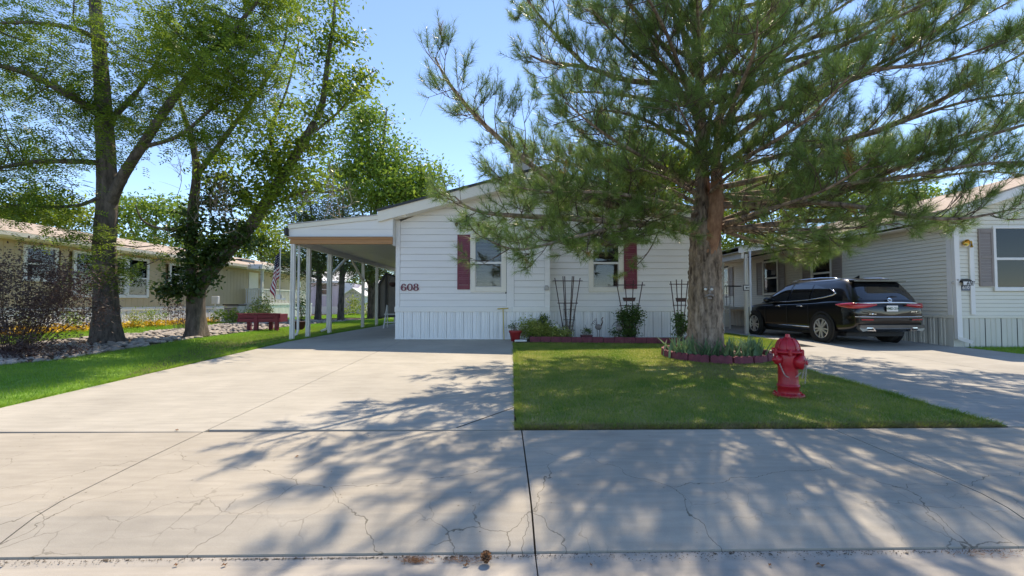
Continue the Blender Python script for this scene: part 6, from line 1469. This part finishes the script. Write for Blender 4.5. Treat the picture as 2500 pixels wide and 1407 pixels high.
# ------------------------------------------------------------------ shrubs and flowers
def shrub(name, label, base, ells, mat, size, seed, per=1.0, pc=60, spread=.12, asp=.5, stem_r=.008, cat='shrub', group=None, stemmat=BARK_G, bare=0, leaf=None):
    base = Vector(base); t = thing(name, label, cat, base, group); C = blobs(ells, per, seed); r = np.random.default_rng(seed)
    S = np.array(base)[None] + np.c_[(C[:, :2] - np.array(base)[:2]) * .25 + r.normal(0, .04, (len(C), 2)), np.zeros(len(C))]; tt = np.linspace(0, 1, 6)[None, :, None]
    K = S[:, None] * (1 - tt) + C[:, None] * tt + np.sin(tt * 3.1) * r.normal(0, .07, (len(C), 1, 3))
    V, Q = tubes(K, np.repeat(np.linspace(1, .4, 6)[None] * stem_r, len(C), 0), 4)
    if bare: k2, r2 = bare_twigs(K, seed, bare, .3, stem_r * .5); V, Q = join([(V, Q), tubes(k2, r2, 3)])
    np_mesh('stems', V, Q, stemmat, t, kind='stuff')
    c = (C[:, None] + r.normal(0, spread, (len(C), pc, 3))).reshape(-1, 3)
    V, Fc = (leaf or (lambda c, s: leaves(c, size, asp, s, .35)))(c, seed); np_mesh('foliage', V, Fc, mat, t, kind='stuff')
    return t
shrub('purple_shrub', 'dark purple leaved shrub at the left edge before the tan house', (-11.6, 10.6, gz(10.6)), [(60, 690, 110, 70, 10.3, .6, 20), (190, 700, 80, 50, 10.6, .5, 12), (50, 770, 110, 50, 10.2, .6, 16), (200, 750, 60, 30, 10.6, .4, 6), (90, 850, 110, 28, 10.0, .6, 12), (100, 625, 70, 18, 10.6, .4, 2), (-90, 730, 90, 120, 10.3, .8, 20)], PURPLE, .06, 101, 1.5, 110, .17, .5, .007, bare=2, stemmat=TRELLIS)
shrub('purple_shrub', 'small dark leaved shrub right of the locust trunk by the white skirting', (XX(440, 19), 19, .33), [(440, 770, 30, 22, 19, .3, 12), (425, 745, 25, 12, 19, .3, 5)], PURPLE, .09, 102, 1, 30, .16)
shrub('variegated_shrub', 'yellow green variegated shrub beside the red pot', (XX(1315, 13.2), 13.2, ZG), [(1305, 806, 36, 16, 13.2, .22, 22), (1345, 815, 40, 9, 13.1, .2, 16), (1290, 798, 18, 14, 13.2, .15, 8), (1375, 818, 20, 7, 13.1, .15, 6)], SHRUB_V, .07, 103, 1.4, 60, .09)
shrub('young_shrub', 'upright green shrub rising from the yellow green shrub', (XX(1325, 13.35), 13.35, ZG), [(1325, 792, 10, 20, 13.35, .08, 14), (1340, 800, 10, 10, 13.35, .08, 5)], CLEM, .06, 104, 1.4, 40, .06)
shrub('climbing_vine', 'leafy green vine climbing the trellis under the right window', (c2.x, 13.45, ZG), [(1538, 785, 22, 32, 13.45, .15, 34), (1555, 770, 14, 16, 13.45, .12, 10), (1515, 775, 12, 14, 13.4, .1, 6), (1540, 812, 14, 12, 13.45, .1, 8), (1510, 815, 14, 8, 13.35, .1, 6)], CLEM, .075, 105, 1, 40, .075)
shrub('climbing_vine', 'leafy vine on the trellis half hidden by the pine trunk', (c3.x, 13.35, ZG), [(1664, 790, 12, 36, 13.35, .12, 18), (1658, 775, 8, 10, 13.35, .1, 5)], CLEM, .075, 106, 1, 36, .07)
shrub('pot_plant', 'low green plant in the square dark red pot', (sq.x, 13.12, ZG + .15), [(1433, 809, 11, 5, 13.12, .08, 10)], CLEM, .035, 107, 1, 40, .03, cat='plant')
shrub('pot_plant', 'sprawling plant in the round red pot', (rp_.x, 12.95, gz(12.95) + .28), [(1256, 797, 16, 8, 12.95, .1, 8)], CLEM, .05, 108, 1, 14, .05, cat='plant')
shrub('vine_stems', 'pale bare vine stems at the foot of the wide trellis', (XX(1389, 13.45), 13.45, ZG), [(1390, 775, 8, 26, 13.45, .06, 14)], IVY, .03, 109, 1, 5, .04, cat='plant', stemmat=BARK_D)
shrub('planter_greens', 'green plants growing in the raised red planter', (P(630, 765, 17.9).x, 17.9, P(630, 768, 17.9).z), [(630, 762, 40, 4, 17.9, .15, 16), (650, 757, 12, 6, 17.9, .1, 5)], CLEM, .07, 110, 1, 26, .07, cat='plant')
shrub('flowering_shrub', 'pale flowering shrub in front of the white porch', (XX(638, 25), 25, .33), [(640, 745, 18, 22, 25, .3, 18), (630, 760, 16, 14, 25, .3, 9)], SHRUB_V, .11, 111, 1, 30, .16)
shrub('garden_shrub', 'low green shrub in front of the air conditioner', (XX(575, 24), 24, .33), [(575, 772, 26, 9, 24, .3, 12), (540, 772, 24, 8, 24, .3, 10)], FARL, .11, 112, 1, 40, .15)
shrub('garden_shrub', 'green shrub behind the second carport post', (XX(738, 24), 24, .33), [(738, 760, 12, 22, 24, .3, 12), (733, 730, 6, 20, 24, .2, 5)], CLEM, .11, 113, 1, 36, .15)
for k, (px, py, w, h, Y) in enumerate(((330, 775, 18, 16, 19.5), (375, 772, 20, 16, 20.5), (270, 783, 25, 14, 18.2), (170, 785, 30, 14, 17), (60, 790, 30, 16, 16))):
    shrub('bedding_plant', ('green bedding plant behind the marigolds, just right of the locust trunk', 'green bedding plant behind the marigolds, under the wide window', 'green bedding plant behind the locust trunk', 'green bedding plant behind the marigolds, under the first window', 'green bedding plant behind the marigolds at the far left')[k], (XX(px, Y), Y, .33), [(px, py, w, h, Y, .25, 12)], FARL if k % 2 else SHRUB_V, .08, 120 + k, 1, 30, .13, cat='plant', group='bedding plants along the tan house')
r = np.random.default_rng(9); n = 3600
mx_, my_ = r.uniform(-16.9, -15.9, n), 12.5 + 12.5 * r.uniform(0, 1, n)
V, Fc = leaves(np.c_[mx_, my_, .38 + r.uniform(0, .24, n) * (1 + .3 * np.sin(my_ * 5))], .10, .8, 10, .5); np_mesh('marigolds', V, Fc, MARI, loc=(-16.4, 18, .31), kind='stuff', label='band of yellow orange marigolds along the tan house')
V, Fc = leaves(np.c_[r.uniform(-17.0, -15.85, n), 12.5 + 12.5 * r.uniform(0, 1, n), .32 + r.uniform(0, .12, n)], .11, .5, 11, .5); np_mesh('marigold_leaves', V, Fc, FARL, loc=(-16.4, 18, .31), kind='stuff', label='green leaves under the marigolds')
shrub('yard_shrub', 'tall pale shrub beside the far shed', (XX(863, 41), 41, .31), [(863, 745, 8, 16, 41, .4, 10)], SHRUB_V, .2, 131, 1, 30, .25)
shrub('yard_shrub', 'low bright shrub right of the far shed', (XX(898, 40), 40, .31), [(898, 755, 14, 9, 40, .5, 10), (850, 765, 20, 5, 40, .5, 6)], FARL2, .2, 132, 1, 30, .25)

# iris leaves in the tree ring: every sword leaf is a part
ri = random.Random(12)
spots = [(3.62, 9.55, 40), (3.95, 9.30, 42), (4.35, 9.2, 42), (4.75, 9.28, 40), (5.05, 9.5, 36), (5.2, 9.85, 18), (3.5, 9.95, 16)]
labs = ['blue green iris clump at the left of the tree ring', 'blue green iris clump left of the trunk foot', 'blue green iris clump in front of the trunk foot', 'blue green iris clump right of the trunk foot', 'blue green iris clump near the right of the ring', 'small iris clump at the right end of the ring', 'small iris clump at the back left of the ring']
for (x, y, n), lab in zip(spots, labs):
    zb = gz(y) + .05; t = thing('iris_clump', lab, 'plant', (x, y, zb), 'iris clumps around the pine')
    for k in range(n):
        a_ = ri.uniform(0, 6.283); L_ = ri.uniform(.30, .54); ln_ = ri.uniform(.1, .8) * L_; w = ri.uniform(.02, .034); bx, by = x + ri.gauss(0, .12), y + ri.gauss(0, .07)
        m = MB(); wd = Vector((math.cos(a_ + 1.57 + ri.uniform(-.6, .6)), math.sin(a_ + 1.57), 0)).normalized()
        for j in range(5):
            q = j / 4; c = Vector((bx + math.cos(a_) * ln_ * q ** 1.6, by + math.sin(a_) * ln_ * q ** 1.6, zb - .03 + L_ * (q - .18 * q * q * (ln_ / L_))))
            ww = w * (1 - q ** 2.2) + .001; m.v += [tuple(c - wd * ww), tuple(c + wd * ww)]
        m.f = [(2 * j, 2 * j + 1, 2 * j + 3, 2 * j + 2) for j in range(4)]
        obj('leaf', m, IRIS, t, loc=(bx, by, zb), fix=False, smooth=True)

# ------------------------------------------------------------------ small litter on the concrete
LEAFB = M('dead_leaf', (.22, .10, .04), .8, .3, 20); rl = random.Random(3)
lit = [(430, 1366, 'curled brown leaf in the gutter, leftmost of all'), (548, 1369, 'thin brown leaf in the gutter, second from the left'), (1138, 1372, 'brown leaf in the gutter just left of the pine cone'), (1443, 1356, 'brown leaf in the gutter right of the middle joint'), (1879, 1344, 'reddish leaf on the kerb edge below the hydrant'), (2002, 1347, 'pale brown leaf in the gutter right of the reddish leaf'), (432, 1052, 'brown leaf on the long cross joint of the driveway'), (725, 1117, 'brown leaf on the walk left of the branch shadow')]
for i, (px, py, lab) in enumerate(lit):
    g = P(px, py, 2.66) if py > 1300 else G(px, py); z = -.06 if py > 1300 else gz(g.y)
    m = MB(); s = rl.uniform(.008, .017); a_ = rl.uniform(0, 6)
    ring_ = [(g.x + s * math.cos(a_ + k * 1.047) * (1.5 if k % 3 == 0 else .8), g.y + s * math.sin(a_ + k * 1.047) * (1.5 if k % 3 == 0 else .8), z + .006 + .012 * (k % 2)) for k in range(6)]
    m.add([(g.x, g.y, z + .012)] + ring_, [(0, k + 1, (k + 1) % 6 + 1) for k in range(6)])
    tag(obj('fallen_leaf', m, LEAFB, fix=False), lab, 'leaf', 'dead leaves on the concrete')
def litter_mass(px, w, n, lab):
    c = P(px, 1352, 2.7); V = []; 
    for _ in range(n):
        x, y = c.x + rl.gauss(0, w), 2.715 + c.x * math.sin(SA) + rl.gauss(0, .018); a_ = rl.uniform(0, 3.14); L_ = rl.uniform(.02, .06); d = Vector((math.cos(a_), math.sin(a_) * .5, rl.uniform(-.1, .3))) * L_; q = Vector((-d.y, d.x, 0)).normalized() * .0018; p = Vector((x, y, -.056 + rl.uniform(0, .012)))
        V += [tuple(p - q), tuple(p + q), tuple(p + d)]
    np_mesh('needle_litter', V, np.arange(len(V)).reshape(-1, 3), LEAFB, loc=(c.x, 2.7, -.06), kind='stuff', label=lab)
litter_mass(1015, .045, 170, 'small heap of brown pine needles in the gutter'); litter_mass(1130, .09, 120, 'thin scatter of brown needles in the gutter near the cone'); litter_mass(2440, .12, 90, 'brown needles in the gutter at far right')
cn = P(1187, 1364, 2.68); cone = thing('pine_cone', 'open brown pine cone lying in the gutter', 'pine cone', (cn.x, 2.68, -.06))
m = MB()
for k in range(46):
    t_ = k / 46; a_ = k * 2.4; rr_ = .034 * math.sin(.25 + 2.7 * t_); d = Vector((math.cos(a_), math.sin(a_), .35)).normalized(); c = Vector((cn.x, 2.68, -.055 + .065 * t_)); q = Vector((-d.y, d.x, 0)).normalized() * .009
    p0 = c + d * rr_ * .2; p1 = c + d * rr_; m.add([p0 - q * .4, p0 + q * .4, p1 + q, p1 - q, p1 + Vector((0, 0, .008))], [(0, 1, 2, 3), (3, 2, 4)])
obj('scales', m, LEAFB, cone, fix=False); obj('core', MB().ball((cn.x, 2.68, -.025), (.012, .012, .03), 8, 6), BARK_T, cone)
# grit along the gutter joint
r = np.random.default_rng(17); n = 5200; u = r.uniform(-9, 9, n); u = u + .25 * np.sin(u * 2.3) * r.uniform(0, 1, n); sz = r.uniform(.0015, .006, n) * (1 + (r.uniform(0, 1, n) > .97) * 1.6)
y = 2.752 + u * math.sin(SA) + r.normal(0, .016, n) * (1 + .8 * np.sin(u * 1.3)); a_ = r.uniform(0, 6.28, n); b = np.c_[u, y, np.full(n, -.0535)]
V = np.stack([b + np.c_[np.cos(a_ + k) * sz, np.sin(a_ + k) * sz, np.full(n, .001 + (k == 0) * .003)] for k in (0, 2.1, 4.2)], 1).reshape(-1, 3)
np_mesh('grit', V, np.arange(3 * n).reshape(-1, 3), SOIL, loc=(0, 2.75, -.06), kind='stuff', label='dark grit gathered along the gutter joint')
# ragged grass spilling over the lawn edges
def edge_tufts(pts, per_m, out, seed, h=.075):
    r = np.random.default_rng(seed); Vs = []
    for (a, b), o in zip(zip(pts, pts[1:]), out):
        a, b, o = np.array(a), np.array(b), np.array(o); L_ = np.linalg.norm(b - a); m = int(L_ * per_m); t = r.uniform(0, 1, m)
        keep = (np.sin(t * L_ * 5.1) + np.sin(t * L_ * 12.7 + 1) + r.normal(0, .7, m)) > -.5; t = t[keep]; m = len(t)
        q = a + (b - a) * t[:, None] - o * r.uniform(0, .09, m)[:, None]; H = h * r.uniform(.35, 1.2, m)
        z = .0288 * np.clip(q[:, 1], 3.2, 12.8); base = np.c_[q, z - .005]; d = r.normal(0, 1, (m, 3)) * np.array([1, 1, 0]); d = d / np.linalg.norm(d, axis=1)[:, None] * .0032
        tip = base + np.c_[o * (H * r.uniform(.1, 1.0, m))[:, None] + r.normal(0, .35, (m, 2)) * H[:, None], H * .75]
        Vs.append(np.stack([base - d, base + d, tip], 1).reshape(-1, 3))
    V = np.concatenate(Vs); return V, np.arange(len(V)).reshape(-1, 3)
V, Fc = edge_tufts([(0.04, 12.3), (0.04, 4.77), (1.5, 4.80), (3.4, 4.84), (5.24, 4.88), (NDL(7), 7), (NDL(8.9), 8.9), (5.55, 10.4)], 900, [(-1, 0), (0, -1), (0, -1), (0, -1), (1, 0), (1, 0), (1, 0)], 61)
np_mesh('edge_grass', V, Fc, GRASS, loc=(2, 4.8, .13), kind='stuff', label='ragged longer grass along the edges of the front lawn')
V, Fc = edge_tufts([(-6.29, 4.6), (-6.29, 13), (-6.29, 22)], 800, [(1, 0), (1, 0)], 62, .09); np_mesh('edge_grass', V, Fc, GRASS_L, loc=(-6.3, 8, .2), kind='stuff', label='ragged longer grass along the left driveway edge')
V, Fc = edge_tufts([(0.04, 4.765), (5.2, 4.87)], 1500, [(0, -1)], 63, .05); np_mesh('edge_straw', V, Fc, GRASS_D, loc=(2, 4.8, .13), kind='stuff', label='dry straw along the front lawn edge')
th = 6.28318 * np.arange(90) / 90; ringp = [(hx + .215 * math.cos(t), hy + .215 * math.sin(t)) for t in th]
V, Fc = edge_tufts(ringp, 500, [(-math.cos(t), -math.sin(t)) for t in th], 64, .08); np_mesh('hydrant_grass', V, Fc, GRASS, loc=hp, kind='stuff', label='longer grass around the foot of the hydrant')
# scattered specks of debris over the concrete
n = 900; q = np.c_[r.uniform(-6.2, 0, n), r.uniform(2.9, 12.5, n)]; q[:300] = np.c_[r.uniform(-8, 8, 300), r.uniform(2.9, 4.6, 300)]; sz = r.uniform(.002, .008, n); a_ = r.uniform(0, 6.28, n)
zq = np.where(q[:, 1] < 3.6, np.interp(q[:, 1], [p[0] for p in WPROF][::-1], [p[1] for p in WPROF][::-1]), .0288 * np.minimum(q[:, 1], 12.8)) + .002
V = np.stack([np.c_[q[:, 0] + np.cos(a_ + k) * sz * (1.8 if k == 0 else .7), q[:, 1] + np.sin(a_ + k) * sz * (1.8 if k == 0 else .7), zq + .002] for k in (0, 2.1, 4.2)], 1).reshape(-1, 3)
np_mesh('debris', V, np.arange(3 * n).reshape(-1, 3), SOIL, loc=(-3, 6, .15), kind='stuff', label='tiny dark specks of debris on the concrete')
